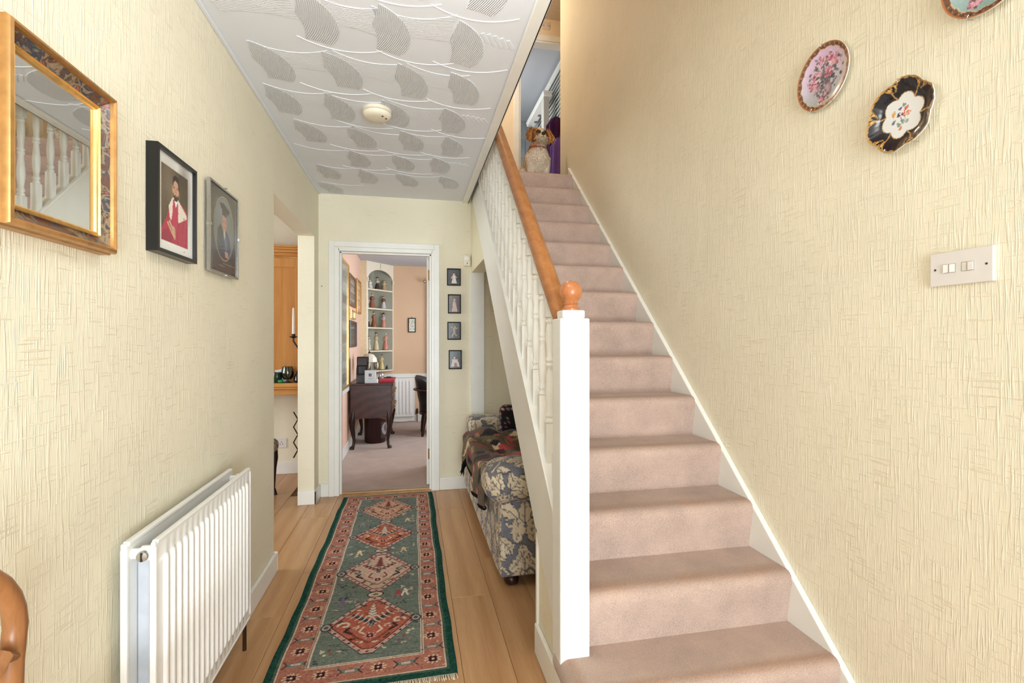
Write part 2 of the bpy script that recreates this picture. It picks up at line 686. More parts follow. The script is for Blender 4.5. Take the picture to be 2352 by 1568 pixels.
def flat_print(name, ras, org, ax, ay, mat, parent, nrm, label=None):
    """raster on a flat rectangle: org + s*ax + t*ay (s,t in 0..1)"""
    org, ax, ay = (np.array(v, float) for v in (org, ax, ay))
    S, T = np.meshgrid(np.linspace(0, 1, ras.nx), np.linspace(0, 1, ras.ny))
    P = org + S[..., None] * ax + T[..., None] * ay
    return grid_mesh(name, P, ras.img, mat, parent, False, label, nrm)


def copy_tree(o, parent=None):
    c = o.copy()
    COL.objects.link(c)
    if parent is not None:
        c.parent = parent
        c.matrix_parent_inverse = o.matrix_parent_inverse.copy()
    for ch in list(o.children):
        copy_tree(ch, c)
    return c


# ================================================================== THE SETTING
# ---- floor: oak boards
fl = structure(MB().box(-3.35, XR + .1, YF - .1, YB + .08, -0.06, -0.008).box(-3.35, -0.84, YB + .08, YD + .1, -0.06, -0.008).build('floor', plain('floor_screed', (120, 86, 56), 0.8)))
plank_mesh = {}


def plank(x0, x1, y0, y1):
    key = (round(x1 - x0, 3), round(y1 - y0, 3))
    if key not in plank_mesh:
        hx, hy = (x1 - x0) / 2 - .0006, (y1 - y0) / 2 - .0006
        e = .0012
        m = MB()
        vs = [(-hx, -hy, -.008), (hx, -hy, -.008), (hx, hy, -.008), (-hx, hy, -.008),
              (-hx, -hy, -e), (hx, -hy, -e), (hx, hy, -e), (-hx, hy, -e),
              (-hx + e, -hy + e, 0), (hx - e, -hy + e, 0), (hx - e, hy - e, 0), (-hx + e, hy - e, 0)]
        fs = [(0, 1, 5, 4), (1, 2, 6, 5), (2, 3, 7, 6), (3, 0, 4, 7), (4, 5, 9, 8), (5, 6, 10, 9), (6, 7, 11, 10), (7, 4, 8, 11), (8, 9, 10, 11)]
        m.add(vs, fs)
        o = m.build('plank', oak_floor, fl)
        plank_mesh[key] = o.data
    else:
        o = bpy.data.objects.new('plank', plank_mesh[key])
        put(o, fl)
    o.location = ((x0 + x1) / 2, (y0 + y1) / 2, 0)


PWD, PLN = 0.1915, 1.285
row = 0
x = -2.30
while x < XR:
    x1 = min(x + PWD, XR)
    off = [0.0, 0.47, 0.86, 0.25, 0.66][row % 5]
    y = YF - PLN + off
    ymax = YD if x1 < -0.8 else YB + .06
    while y < ymax:
        a, b = max(y, YF), min(y + PLN, ymax)
        if b - a > 0.05:
            plank(x, x1, a, b)
        y += PLN
    x = x1
    row += 1

# ---- left wall of the hall with the opening to the dining room
A = W(629, 800, X=XL).y
B = W(722, 800, X=XL).y
ZO = 1.252 + (V0 - 443) / F * (A * math.cos(TH) + XL * math.sin(TH))
TW = 0.118
m = MB()
m.box(XL - TW, XL, YF, A, 0, UP - .1)
m.box(XL - TW, XL, A, B, ZO, UP - .1)
m.box(XL - TW, XL, B, YB + .12, 0, UP - .1)
structure(m.build('wall_left', paper_y))
# the paper on the reveal that faces the hall front runs across
structure(MB().box(XL - TW - .001, XL - .0005, B - .002, B + .002, 0, ZO).build('wall_left_reveal', paper_x))

# ---- back wall with the study doorway
DL = W(777, 900, Y=YB).x
DR = W(993, 900, Y=YB).x
ZD = W(880, 577, Y=YB).z
m = MB()
m.box(XL - TW, DL, YB, YB + .12, 0, UP - .1)
m.box(DR, XR + .1, YB, YB + .12, 0, UP - .1)
m.box(DL, DR, YB, YB + .12, ZD, UP - .1)
structure(m.build('wall_back', paper_x))

# ---- right wall, front wall, upper walls
RW = W(1287, 200, X=XR).y
m = MB().box(XR, XR + .12, YF, RW, -.05, HU)
structure(m.build('wall_right', paper_y))
m = MB()   # front wall with glazed door below and a window above
FX0, FX1 = -0.35, 1.25
m.box(XL - TW, FX0, YF - .12, YF, 0, HU)
m.box(FX1, XR + .12, YF - .12, YF, 0, HU)
m.box(FX0, FX1, YF - .12, YF, 2.25, 3.35)
m.box(FX0, FX1, YF - .12, YF, 4.55, HU)
m.box(FX0, FX1, YF - .12, YF, -.05, .25)
structure(m.build('wall_front', paper_x))


def window(name, rect, axis, at, nx, nz, wfr=.05, glass=True):
    """glazed frame. rect in wall coords (a0,a1,z0,z1)"""
    a0, a1, z0, z1 = rect
    m = MB()

    def bx(p0, p1, q0, q1, t=.03):
        if axis == 'Y':
            m.box(p0, p1, at - t, at + t, q0, q1)
        else:
            m.box(at - t, at + t, p0, p1, q0, q1)
    bx(a0, a0 + wfr, z0, z1)
    bx(a1 - wfr, a1, z0, z1)
    bx(a0, a1, z0, z0 + wfr)
    bx(a0, a1, z1 - wfr, z1)
    for i in range(1, nx):
        c = a0 + (a1 - a0) * i / nx
        bx(c - .02, c + .02, z0, z1, .02)
    for i in range(1, nz):
        c = z0 + (z1 - z0) * i / nz
        bx(a0, a1, c - .02, c + .02, .02)
    o = structure(m.build(name, white_paint))
    if glass:
        for i in range(nx):
            for j in range(nz):
                p0, p1 = a0 + (a1 - a0) * i / nx, a0 + (a1 - a0) * (i + 1) / nx
                q0, q1 = z0 + (z1 - z0) * j / nz, z0 + (z1 - z0) * (j + 1) / nz
                g = MB()
                if axis == 'Y':
                    g.box(p0 + .01, p1 - .01, at - .003, at + .003, q0 + .01, q1 - .01)
                else:
                    g.box(at - .003, at + .003, p0 + .01, p1 - .01, q0 + .01, q1 - .01)
                g.build('pane', pane_glass, o)
    return o


window('window_1', (FX0, FX1, .25, 2.25), 'Y', YF - .06, 2, 2)
window('window_2', (FX0, FX1, 3.35, 4.55), 'Y', YF - .06, 2, 1)

# ---- hall ceiling: white plaster combed in overlapping strokes
structure_ceiling = MB().box(XL - .05, XT, YF, YB + .05, HC, UP - .02).build('ceiling', ceil_white)
structure(structure_ceiling)


def comb_mat(key, cx, cy, pitch, strength, rgb=(230, 232, 236)):
    m, nt, b = base(key, 0.6, 0.25, color=C(*rgb))
    uv = nt.n('ShaderNodeUVMap')
    sub = nt.n('ShaderNodeVectorMath', operation='SUBTRACT')
    sub.inputs[1].default_value = (cx, cy, 0)
    ln = nt.n('ShaderNodeVectorMath', operation='LENGTH')
    nt.l(uv.outputs[0], sub.inputs[0])
    nt.l(sub.outputs[0], ln.inputs[0])
    s = nt.math('SINE', nt.math('MULTIPLY', ln.outputs['Value'], 2 * PI / pitch))
    bump(nt, b, s, strength, pitch * 0.28)
    return m


comb_fan = comb_mat('combed_plaster_fan', -0.42, 0.05, 0.0072, 0.78)
comb_flat = comb_mat('combed_plaster_sweep', 0.02, 0.62, 0.0085, 0.28)


def uv_patch(name, pts, mat, z):
    """flat stroke of plaster, 1.5 mm thick, with its own flat coordinates"""
    me = bpy.data.meshes.new(name)
    n = len(pts)
    vs = [(p[0], p[1], 0.0) for p in pts] + [(p[0], p[1], z) for p in pts]
    fs = [tuple(range(n))[::-1]] + [(i, (i + 1) % n, n + (i + 1) % n, n + i) for i in range(n)]
    me.from_pydata(vs, [], fs)
    uvl = me.uv_layers.new(name='UVMap')
    for lp in me.loops:
        co = me.vertices[lp.vertex_index].co
        uvl.data[lp.index].uv = (co.x, co.y)
    me.materials.append(mat)
    me.update()
    bm = bmesh.new()
    bm.from_mesh(me)
    bmesh.ops.recalc_face_normals(bm, faces=bm.faces)
    bm.to_mesh(me)
    bm.free()
    return me


def arc(p0, p1, sag, n=9):
    """points from p0 to p1 bowed sideways by sag"""
    p0, p1 = np.array(p0), np.array(p1)
    d = p1 - p0
    nrm = np.array([-d[1], d[0]]) / (np.linalg.norm(d) + 1e-9)
    return [tuple(p0 + d * t + nrm * sag * 4 * t * (1 - t)) for t in np.linspace(0, 1, n)]


# local x = right, local y = towards the front door (up in the picture)
fan_shape = arc((-.055, .145), (.075, -.02), .028) + arc((.075, -.02), (.052, -.150), .012)[1:] + arc((.052, -.150), (-.045, -.135), -.004)[1:] + arc((-.045, -.135), (-.070, .02), -.012)[1:]
sweep_shape = arc((-.150, .105), (.150, .075), -.045) + arc((.150, .075), (.13, -.10), -.01)[1:] + arc((.13, -.10), (-.135, -.08), -.02)[1:]
fan_me = uv_patch('plaster_fan', fan_shape, comb_fan, 0.0026)
sweep_me = uv_patch('plaster_sweep', sweep_shape, comb_flat, 0.0018)
mb = MB()
for i in range(5):
    x0 = -.055 + i * .026
    L = .085 - .010 * abs(i - 1.5)
    a = math.radians(58)
    mb.obox((x0, -.004 * i, -.0008), (math.cos(a) * L / 2, -math.sin(a) * L / 2, 0), (.0055, .0045, 0), (0, 0, .0012))
wedge_o = mb.build('plaster_comb_mark', ceil_white, structure_ceiling)
bd = MB().tube([(p[0], p[1], -.0005) for p in arc((-.16, .105), (.16, .07), -.05, 13)], .0022, 5)
bead_o = bd.build('plaster_ridge', ceil_white, structure_ceiling, smooth=True)
proto_used = {'w': False, 'b': False}
CP, RP = 0.275, 0.335
for j in range(17):
    yy = 1.42 + (j - 8) * RP if False else YF + 0.12 + j * RP * 1.04
    for i in range(4):
        xx = -0.60 + i * CP + (0.03 if j % 2 else -.03) + random.uniform(-.02, .02)
        yj = yy + random.uniform(-.02, .02) + .02 * i
        if yj > YB - .16 or yj < YF + .05:
            continue
        for me, dx, dy, z, nm in ((sweep_me, .10, .05, -.0018, 'plaster_sweep'), (fan_me, 0, 0, -.0026, 'plaster_fan')):
            px = xx + dx
            if px < XL + (.17 if me is sweep_me else .09) or px > XT - (.20 if me is sweep_me else .12):
                continue
            o = bpy.data.objects.new(nm, me)
            put(o, structure_ceiling)
            o.location = (px, yj - dy, HC + z)
            # local +y faces the front of the house
            o.rotation_euler = (0, 0, PI + random.uniform(-.14, .14))
            o.scale = (-1, 1, 1)
        for k, proto, dx, dy in (('w', wedge_o, .125, -.055), ('b', bead_o, .02, -.12)):
            px = xx + dx
            if px > XT - (.11 if k == 'w' else .19) or px < XL + .19:
                continue
            if not proto_used[k]:
                o = proto
                proto_used[k] = True
            else:
                o = bpy.data.objects.new(proto.name.split('.')[0], proto.data)
                put(o, structure_ceiling)
            o.location = (px, yj + dy, HC)
            o.rotation_euler = (0, 0, PI + random.uniform(-.1, .1))
            o.scale = (-1, 1, 1)

# edge moulding of the ceiling at the stairwell, and the coving line along the walls
structure(MB().box(XT - .042, XT + .012, YF, YB, HC - .016, HC + .0).box(XT, XT + .012, YF, YB, HC - .016, UP).build('trim_1', white_paint, bevel=.004))
structure(MB().box(XL, XL + .016, YF, YB, HC - .008, HC).build('trim_2', ceil_white, bevel=.003))

# ---- upper storey
structure(MB().box(XT, XR + 1.8, 4.085, 8.35, UP - .14, UP).box(XL - .1, XT, YF, 8.35, UP - .02, UP).build('floor_landing', stair_carpet))
structure(MB().box(XL - .1, XR + 1.8, YF - .12, 8.35, HU, HU + .1).build('ceiling_upper', plain('warm_upper_ceiling', (214, 196, 176), .8, .2)))
UX0 = W(1192, 250, Y=YLW).x
UX1 = UX0 + .77
ZU = W(1250, 95, Y=YLW).z
m = MB()
m.box(XL - .1, UX0, YLW, YLW + .12, UP, HU)
m.box(UX1, 3.2, YLW, YLW + .12, UP, HU)
m.box(UX0, UX1, YLW, YLW + .12, ZU, HU)
structure(m.build('wall_landing', peach))
structure(MB().box(XL - .12, XL, YF, YLW, UP, HU).build('wall_upper_left', peach))
structure(MB().box(3.1, 3.2, RW, YLW, UP, HU).box(XR + .12, 3.2, RW - .12, RW, UP, HU).build('wall_landing_right', peach))
m = MB()
for a, b, c, d in ((UX0 - .065, UX0, UP, ZU + .065), (UX1, UX1 + .065, UP, ZU + .065), (UX0, UX1, ZU, ZU + .065)):
    m.box(a, b, YLW - .018, YLW, c, d)
m.box(UX0 - .002, UX0 + .02, YLW - .005, YLW + .12, UP, ZU)
m.box(UX1 - .02, UX1, YLW - .005, YLW + .12, UP, ZU)
m.box(UX0, UX1, YLW - .005, YLW + .12, ZU - .02, ZU)
structure(m.build('trim_3', white_paint, bevel=.004))
# bathroom behind it
BXR, BY1 = 1.96, 8.15
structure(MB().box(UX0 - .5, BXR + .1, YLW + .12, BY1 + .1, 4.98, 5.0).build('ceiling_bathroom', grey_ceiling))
bw = structure(MB().box(UX0 - .5, BXR + .1, BY1, BY1 + .1, UP, 5.0).build('wall_bathroom_far', plain('grey_grout', (150, 155, 156), .8)))
tile_m = plain('grey_stone_tile', (142, 149, 152), .35, .4, var=.16, scale=6)
tme = None
for i in range(5):
    for j in range(7):
        xa, za = UX0 - .48 + i * .33 + (.165 if j % 2 else 0), UP + .005 + j * .33
        if za + .33 > 5.0 or xa + .33 > BXR:
            continue
        if tme is None:
            o = MB().box(0, .324, -.012, 0, 0, .324).build('tile', tile_m, bw, bevel=.002, seg=1)
            tme = o.data
        else:
            o = bpy.data.objects.new('tile', tme)
            put(o, bw)
        o.location = (xa, BY1, za)
BXL = UX0 - .42
m = MB()
m.box(BXL - .1, BXL, YLW + .12, 6.2, UP, 5.0)
m.box(BXL - .1, BXL, 7.6, BY1, UP, 5.0)
m.box(BXL - .1, BXL, 6.2, 7.6, UP, 3.5)
m.box(BXL - .1, BXL, 6.2, 7.6, 4.7, 5.0)
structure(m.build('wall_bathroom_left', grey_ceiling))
window('window_3', (6.2, 7.6, 3.5, 4.7), 'X', BXL - .07, 2, 1)
structure(MB().box(BXR, BXR + .1, YLW + .12, BY1, UP, 5.0).build('wall_bathroom_right', plain('grey_green_wall', (164, 170, 166), .8, .2)))

# ---- study behind the back wall
structure(MB().box(XL - TW, XR + .1, YB + .06, YS + .1, -.06, 0).build('floor_study', study_carpet))
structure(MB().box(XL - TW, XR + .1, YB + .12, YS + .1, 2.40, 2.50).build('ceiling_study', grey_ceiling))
XSL = -0.720
structure(MB().box(XSL - .1, XSL, YB + .12, YS + .1, 0, 2.40).build('wall_study_left', pink_y))
structure(MB().box(XSL - .1, XR + .1, YS, YS + .1, 0, 2.40).build('wall_study_far', pink_x))
m = MB()
XSR = 1.42
m.box(XSR, XSR + .1, YB + .12, 5.2, 0, 2.4)
m.box(XSR, XSR + .1, 6.9, YS + .1, 0, 2.4)
m.box(XSR, XSR + .1, 5.2, 6.9, 0, .85)
m.box(XSR, XSR + .1, 5.2, 6.9, 2.15, 2.4)
structure(m.build('wall_study_right', pink_y))
window('window_4', (5.2, 6.9, .85, 2.15), 'X', XSR + .07, 2, 1)
# white dado rail, skirting
zdr = W(940, 862, Y=YS).z
structure(MB().box(XSL, XSR, YS - .022, YS, zdr - .03, zdr + .03).build('trim_4', white_paint, bevel=.006))
zdl = W(801, 881, X=XSL).z
structure(MB().box(XSL, XSL + .022, YB + .14, 7.33, zdr - .03, zdr + .03).build('trim_5', white_paint, bevel=.006))
structure(MB().box(XSL, XSL + .016, YB + .14, YS, 0, .11).build('baseboard_study_left', white_paint, bevel=.004))
structure(MB().box(XSL, XSR, YS - .016, YS, 0, .11).build('baseboard_study_far', white_paint, bevel=.004))
# cream return beside the corner cupboard
CA = Vector((W(842, 800, Y=7.34).x, 7.34, 0))
CB = Vector((W(903.5, 800, Y=YS).x, YS, 0))
structure(MB().box(XSL, CA.x, 7.34, 7.36, 0, 2.40).build('wall_study_return', plain('cream_return', (226, 206, 170), .8, .2)))

# ---- dining room beyond the opening
structure(MB().box(-3.35, XSL - .1, YD, YD + .1, 0, 2.5).build('wall_dining_far', paper_x))
structure(MB().box(-3.35, XL - TW + .01, 1.3, YD + .1, HC, HC + .1).build('ceiling_dining', ceil_white))
structure(MB().box(-3.35, XL - TW, 1.2, 1.3, 0, 2.5).build('wall_dining_near', paper_x))
m = MB()
m.box(-3.35, -3.25, 1.3, 2.3, 0, 2.5)
m.box(-3.35, -3.25, 4.1, YD, 0, 2.5)
m.box(-3.35, -3.25, 2.3, 4.1, 0, .8)
m.box(-3.35, -3.25, 2.3, 4.1, 2.2, 2.5)
structure(m.build('wall_dining_left', paper_y))
window('window_5', (2.3, 4.1, .8, 2.2), 'X', -3.31, 2, 1)

# ---- skirting boards
SK = .105
structure(MB().box(XL, XL + .018, YF, A, 0, SK).box(XL - TW, XL + .018, A, A + .018, 0, SK).build('baseboard_left', white_paint, bevel=.005))
structure(MB().box(XL - TW, XL + .018, B - .018, B, 0, SK).box(XL, XL + .018, B - .018, YB, 0, SK).build('baseboard_pier', white_paint, bevel=.005))
AL = W(754.5, 800, Y=YB - .015).x
AR = W(1009.5, 800, Y=YB - .015).x
structure(MB().box(XL + .018, AL, YB - .016, YB, 0, SK).box(AR, .485, YB - .016, YB, 0, SK).build('baseboard_back', white_paint, bevel=.005))
structure(MB().box(-3.25, XSL - .1, YD - .016, YD, 0, .115).build('baseboard_dining', white_paint, bevel=.005))

# ---- study doorway: stepped casing, lining, open door
ZA = W(880, 557, Y=YB - .015).z
cas = MB()


def casing(i0, i1, t0, t1, zt0, zt1):
    """one step of the casing: outer->inner"""
    cas.box(i0[0], i0[1], YB - t0, YB, 0, zt0)
    cas.box(i1[0], i1[1], YB - t1, YB, 0, zt0)
    cas.box(i0[1] - .001, i1[0] + .001, YB - t0, YB, zt1, zt0)


s1 = .045
casing((AL, AL + s1), (AR - s1, AR), .020, .020, ZA, ZA - s1)
casing((AL + s1 - .002, DL - .006), (DR + .006, AR - s1 + .002), .013, .013, ZA - s1 + .001, ZD + .006)
structure(cas.build('trim_6', white_paint, bevel=.004))
ln = MB()
ln.box(DL - .012, DL + .008, YB - .013, YB + .13, 0, ZD + .012)
ln.box(DR - .008, DR + .012, YB - .013, YB + .13, 0, ZD + .012)
ln.box(DL, DR, YB - .013, YB + .13, ZD - .008, ZD + .012)
ln.box(DL + .008, DL + .022, YB + .03, YB + .07, 0, ZD)
ln.box(DR - .022, DR - .008, YB + .03, YB + .07, 0, ZD)
ln.box(DL, DR, YB + .03, YB + .07, ZD - .022, ZD - .008)
structure(ln.build('trim_7', white_paint, bevel=.002))
hx, hy = W(991, 800, Y=YB + .14).x, YB + .135
a = math.radians(8)
dx, dy = Vector((math.sin(a), math.cos(a), 0)), Vector((-math.cos(a), math.sin(a), 0))
door = structure(MB().obox(Vector((hx, hy, ZD / 2)) + dx * .37 + dy * .0205, dx * .37, dy * .0205, (0, 0, ZD / 2 - .012)).build('door_1', white_paint, bevel=.002))
for vv in (632, 1042):
    zc = W(987, vv, Y=YB + .13).z
    MB().obox(Vector((hx, hy, zc)) + dy * .02 - dx * .002, dx * .004, dy * .008, (0, 0, .045)).lathe([(.006, -.045), (.006, .045)], Vector((hx - .001, hy - .006, zc)), 10).build('hinge', brass, door)
structure(MB().box(DL, DR, YB + .035, YB + .065, 0, .009).build('trim_8', plain('threshold_brass', (190, 160, 110), .35, .5, .6), bevel=.003))


# ================================================================== STAIRCASE
st = thing('staircase', 'carpeted staircase with white turned balusters, white newel post and oak handrail', 'staircase', (0.95, 1.45, 0))


def zk(k):
    return Z1 + (k - 1) * R_


def step_profile(k):
    y, z0, z1 = Y1 + (k - 1) * G_, (zk(k - 1) if k > 1 else 0.0), zk(k)
    p = [(y + .004, z0 - .01), (y + .003, z0 + .02), (y - .004, z0 + .06), (y - .012, z1 - .075), (y - .0185, z1 - .045)]
    r = .036
    for i in range(7):
        a = PI - i * PI / 12
        p.append((y - .0185 + r + r * math.cos(a), z1 - r + r * math.sin(a)))
    p += [(y + .045, z1), (y + .075, z1)]
    return p


SHADE_WEAR = [0] * 5 + [0, 0, .1, .35, .8, 1, 1, .7, 0]  # nosing shading and tread wear as one colour weight


def shade_worn(o, n, w):
    at = o.data.attributes.new('ShadeWear', 'FLOAT', 'POINT')
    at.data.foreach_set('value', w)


for k in range(1, 15):
    y, z0, z1 = Y1 + (k - 1) * G_, (zk(k - 1) if k > 1 else 0.0), zk(k)
    p = step_profile(k)
    if k == 1:
        m = MB()
        xl, rad = .484, .055
        rings = []
        for (py, pz) in p[:13]:
            o = y - py
            q = [(XS1, y - o)] + [(xl + rad + t * (XS1 - xl - rad), y - o) for t in (.75, .5, .25)]
            for i in range(9):
                a = -PI / 2 - i * PI / 16
                q.append((xl + rad + (rad + o) * math.cos(a), y + rad + (rad + o) * math.sin(a)))
            q += [(xl - o, y + .15), (xl - o, y + G_ + .02), (XS1, y + G_ + .02)]
            rings.append([(a_, b_, pz) for a_, b_ in q])
        n = len(rings[0])
        vs = [v for r in rings for v in r]
        fs = []
        for j in range(len(rings) - 1):
            for i in range(n):
                i2 = (i + 1) % n
                fs.append((j * n + i, j * n + i2, (j + 1) * n + i2, (j + 1) * n + i))
        fs.append(tuple(range((len(rings) - 1) * n, len(rings) * n)))
        m.add(vs, fs)
        o = m.build('step', stair_carpet, st, smooth=50)
        shade_worn(o, n, [w_ for w_ in SHADE_WEAR[:len(rings) - 1] + [.15] for _i in range(n)])
    else:
        yb = y + G_ + .004 if k < 14 else 4.10
        poly = p + [(yb, z1), (yb, z0 - .01)]
        o = MB().prism(poly, 'X', XS0, XS1).build('step', stair_carpet, st, smooth=50)
        shade_worn(o, len(poly), (SHADE_WEAR + [0, 0]) * 2)


def z_cap(y):
    return 1.167 + SL * (y - 2.2)


def z_bot(y):
    return 1.187 + SL * (y - 2.7)


def z_rail(y):
    return 1.319 + SL * (y - 1.669)


YN0, YN1 = 1.529, 1.622       # newel front and back
NX0, NX1 = .4707, .5715
BX = .512                     # balustrade centre line
ye = 4.10
MB().prism([(YN1, z_bot(YN1)), (ye, z_bot(ye)), (ye, z_cap(ye) - .018), (YN1, z_cap(YN1) - .018)], 'X', .490, XS0 + .002).build('outer_string', white_paint, st, bevel=.003)
cap = MB()
for (x0, x1, d0, d1) in ((.478, .547, -.018, 0), (.484, .541, -.030, -.018)):
    cap.prism([(YN1 - .01, z_cap(YN1 - .01) + d0), (ye, z_cap(ye) + d0), (ye, z_cap(ye) + d1), (YN1 - .01, z_cap(YN1 - .01) + d1)], 'X', x0, x1)
cap.build('string_capping', white_paint, st, bevel=.004)
# wall string
def z_ws(y):
    return .85 + SL * (y - 2.064)


MB().prism([(1.20, 0), (1.20, z_ws(1.20)), (4.19, z_ws(4.19)), (4.19, UP - .2), (1.5, 0)], 'X', XS1 - .002, XR).build('wall_string', white_paint, st, bevel=.004)
# newel
npo = MB().box(NX0, NX1, YN0, YN1, 0, 1.325).box(NX0 + .012, NX1 - .012, YN0 + .012, YN1 - .012, 1.325, 1.352).build('newel_post', white_wood, st, bevel=.005)
nc = Vector(((NX0 + NX1) / 2, (YN0 + YN1) / 2, 1.35))
prof = [(.030, 0), (.030, .008), (.024, .012), (.021, .02), (.026, .024), (.022, .028)]
prof += [(.0385 * math.sin(t), .064 - .0385 * math.cos(t)) for t in [PI * i / 14 for i in range(3, 14)]] + [(.002, .1025)]
MB().lathe(prof, nc, 28).build('newel_ball', oak_ball, npo, smooth=40)
# handrail
hp = [(-.020, 0), (-.020, .014), (-.030, .020), (-.033, .040), (-.031, .058), (-.024, .072), (-.012, .080)]
hp = hp + [(-a_, b_) for a_, b_ in hp[::-1]]
m = MB()
n = len(hp)
vs = []
for yy in (YN1 - .004, ye):
    vs += [(BX + a_, yy, z_rail(yy) + b_) for a_, b_ in hp]
fs = [(i, (i + 1) % n, n + (i + 1) % n, n + i) for i in range(n)] + [tuple(range(n))[::-1], tuple(range(n, 2 * n))]
m.add(vs, fs)
m.build('handrail', oak_rail, st, smooth=35)
# balusters
BH = z_rail(2.0) - z_cap(2.0)
q = .0165
tp = [(.0155, .136), (.0165, .140), (.0165, .146), (.0125, .151), (.0125, .156), (.0160, .161), (.0160, .167), (.0120, .176), (.0125, .190), (.0155, .215), (.0172, .245), (.0165, .275), (.0140, .305), (.0120, .330), (.0115, .345),
      (.0155, .351), (.0155, .358), (.0120, .363), (.0155, .369), (.0155, .376), (.0118, .384), (.0125, .410), (.0145, .440), (.0155, .470), (.0135, .497), (.0115, .510), (.0160, .516), (.0160, .524), (.0120, .529), (.0155, .534)]
bal_me = None
for i in range(24):
    yy = 1.698 + .1045 * i
    if yy > 4.08:
        break
    if bal_me is None:
        m = MB().box(-q, q, -q, q, -.016, .135).box(-q, q, -q, q, .535, BH + .018)
        m.lathe(tp, (0, 0, 0), 14)
        o = m.build('baluster', white_wood, st, smooth=40)
        bal_me = o.data
    else:
        o = bpy.data.objects.new('baluster', bal_me)
        put(o, st)
    o.location = (BX, yy, z_cap(yy))

# ---- panelling under the stairs
YQ = W(1231, 1200, X=.492).y
structure(MB().prism([(YN1 - .02, 0), (YQ - .01, 0), (YQ - .01, z_bot(YQ - .01) + .03), (YN1 - .02, z_bot(YN1 - .02) + .03)], 'X', .499, .53).build('wall_understair', paper_y))
structure(MB().box(.490, .537, YQ - .022, YQ, 0, z_bot(YQ) + .01).build('trim_9', white_paint, bevel=.003))
structure(MB().box(.482, .499, YN1 - .005, YQ - .012, 0, .12).build('baseboard_understair', white_paint, bevel=.005))
structure(MB().prism([(1.72, z_bot(1.72) + .02), (4.12, z_bot(4.12) + .02), (4.12, z_bot(4.12) + .05), (1.72, z_bot(1.72) + .05)], 'X', .533, XR).build('ceiling_understair', ceil_white))
zl = W(1080, 627, Y=YB).z
yl = 2.7 + (zl - 1.187) / SL
structure(MB().prism([(yl - .02, zl), (YB, zl), (YB, HC), (4.02, HC), (yl - .02, zl + .03)], 'X', .494, .60).build('wall_spandrel', plain('cream_paint', (232, 222, 190), .5, .3, var=.02)))
structure(MB().box(.488, .602, YB - .035, YB, 0, zl + .002).build('trim_10', white_paint, bevel=.002))

# ================================================================== HALL OBJECTS


def rect_ring(m, profile, y0, y1, z0, z1, x0, sx, mi=None):
    """mitred frame on a wall x = x0 facing sx; profile = [(inset, depth)]"""
    vs = []
    for w, d in profile:
        for (yy, zz) in ((y0 + w, z0 + w), (y1 - w, z0 + w), (y1 - w, z1 - w), (y0 + w, z1 - w)):
            vs.append((x0 + sx * d, yy, zz))
    fs = []
    for k in range(len(profile) - 1):
        for i in range(4):
            j = (i + 1) % 4
            fs.append((k * 4 + i, k * 4 + j, (k + 1) * 4 + j, (k + 1) * 4 + i))
    return m.add(vs, fs)


def rect_ring_y(m, profile, x0, x1, z0, z1, y0):
    """the same on a wall y = y0 that faces the front door (-y)"""
    vs = []
    for w, d in profile:
        for (xx, zz) in ((x0 + w, z0 + w), (x1 - w, z0 + w), (x1 - w, z1 - w), (x0 + w, z1 - w)):
            vs.append((xx, y0 - d, zz))
    fs = []
    for k in range(len(profile) - 1):
        for i in range(4):
            j = (i + 1) % 4
            fs.append((k * 4 + i, k * 4 + j, (k + 1) * 4 + j, (k + 1) * 4 + i))
    return m.add(vs, fs)


# ---- mirror
my0, my1, mz0, mz1 = 1.020, 1.350, 1.456, 1.830
mir = thing('wall_mirror', 'rectangular wall mirror in a deep gilt frame with marbled inlay', 'mirror', (XL, (my0 + my1) / 2, mz0))
rect_ring(MB(), [(0, 0), (0, .022), (.003, .026), (.002, .034), (.005, .040), (.011, .042), (.015, .038), (.016, .030)], my0, my1, mz0, mz1, XL, 1).build('frame', gold, mir, smooth=35)
mm, nt, b_ = base('marbled_inlay', .3, .5)
vec = nt.mapping((1, 1, 1))
f1 = nt.noise(vec, 26, 3, .6, 1.2)
nt.l(nt.ramp(f1, [(.25, C(34, 30, 28)), (.38, C(112, 72, 52)), (.46, C(52, 66, 78)), (.54, C(152, 128, 98)), (.62, C(60, 48, 44)), (.70, C(166, 96, 84)), (.8, C(40, 60, 58))]), b_.inputs['Base Color'])
rect_ring(MB(), [(.016, .031), (.022, .027), (.030, .020), (.036, .017)], my0, my1, mz0, mz1, XL, 1).build('marbled_band', mm, mir, smooth=35)
rect_ring(MB(), [(.036, .014), (.036, .022), (.039, .024), (.041, .020), (.043, .021), (.046, .019), (.048, .013)], my0, my1, mz0, mz1, XL, 1).build('inner_bead', gold_bright, mir, smooth=35)
MB().box(XL + .008, XL + .014, my0 + .044, my1 - .044, mz0 + .044, mz1 - .044).build('mirror_glass', mirror_m, mir)
MB().box(XL, XL + .008, my0 + .01, my1 - .01, mz0 + .01, mz1 - .01).build('backboard', mahogany, mir)

# ---- portrait of a man in crimson robes
py0, py1, pz0, pz1 = 1.559, 1.817, 1.506, 1.814
por = thing('framed_portrait', 'black box-framed portrait photograph of a bearded man in crimson robes', 'picture', (XL, (py0 + py1) / 2, pz0))
rect_ring(MB(), [(0, 0), (0, .031), (.011, .031), (.011, .022)], py0, py1, pz0, pz1, XL, 1).build('frame', black_frame, por)
r = Ras(100, 122, 100, 122, (232, 230, 224))
r.poly([(13, 13), (85, 13), (85, 108), (13, 108)], (84, 66, 48))


def T(xn, yn):
    return 13 + 72 * xn, 13 + 95 * yn


def TP(*pts):
    return [T(*p) for p in pts]


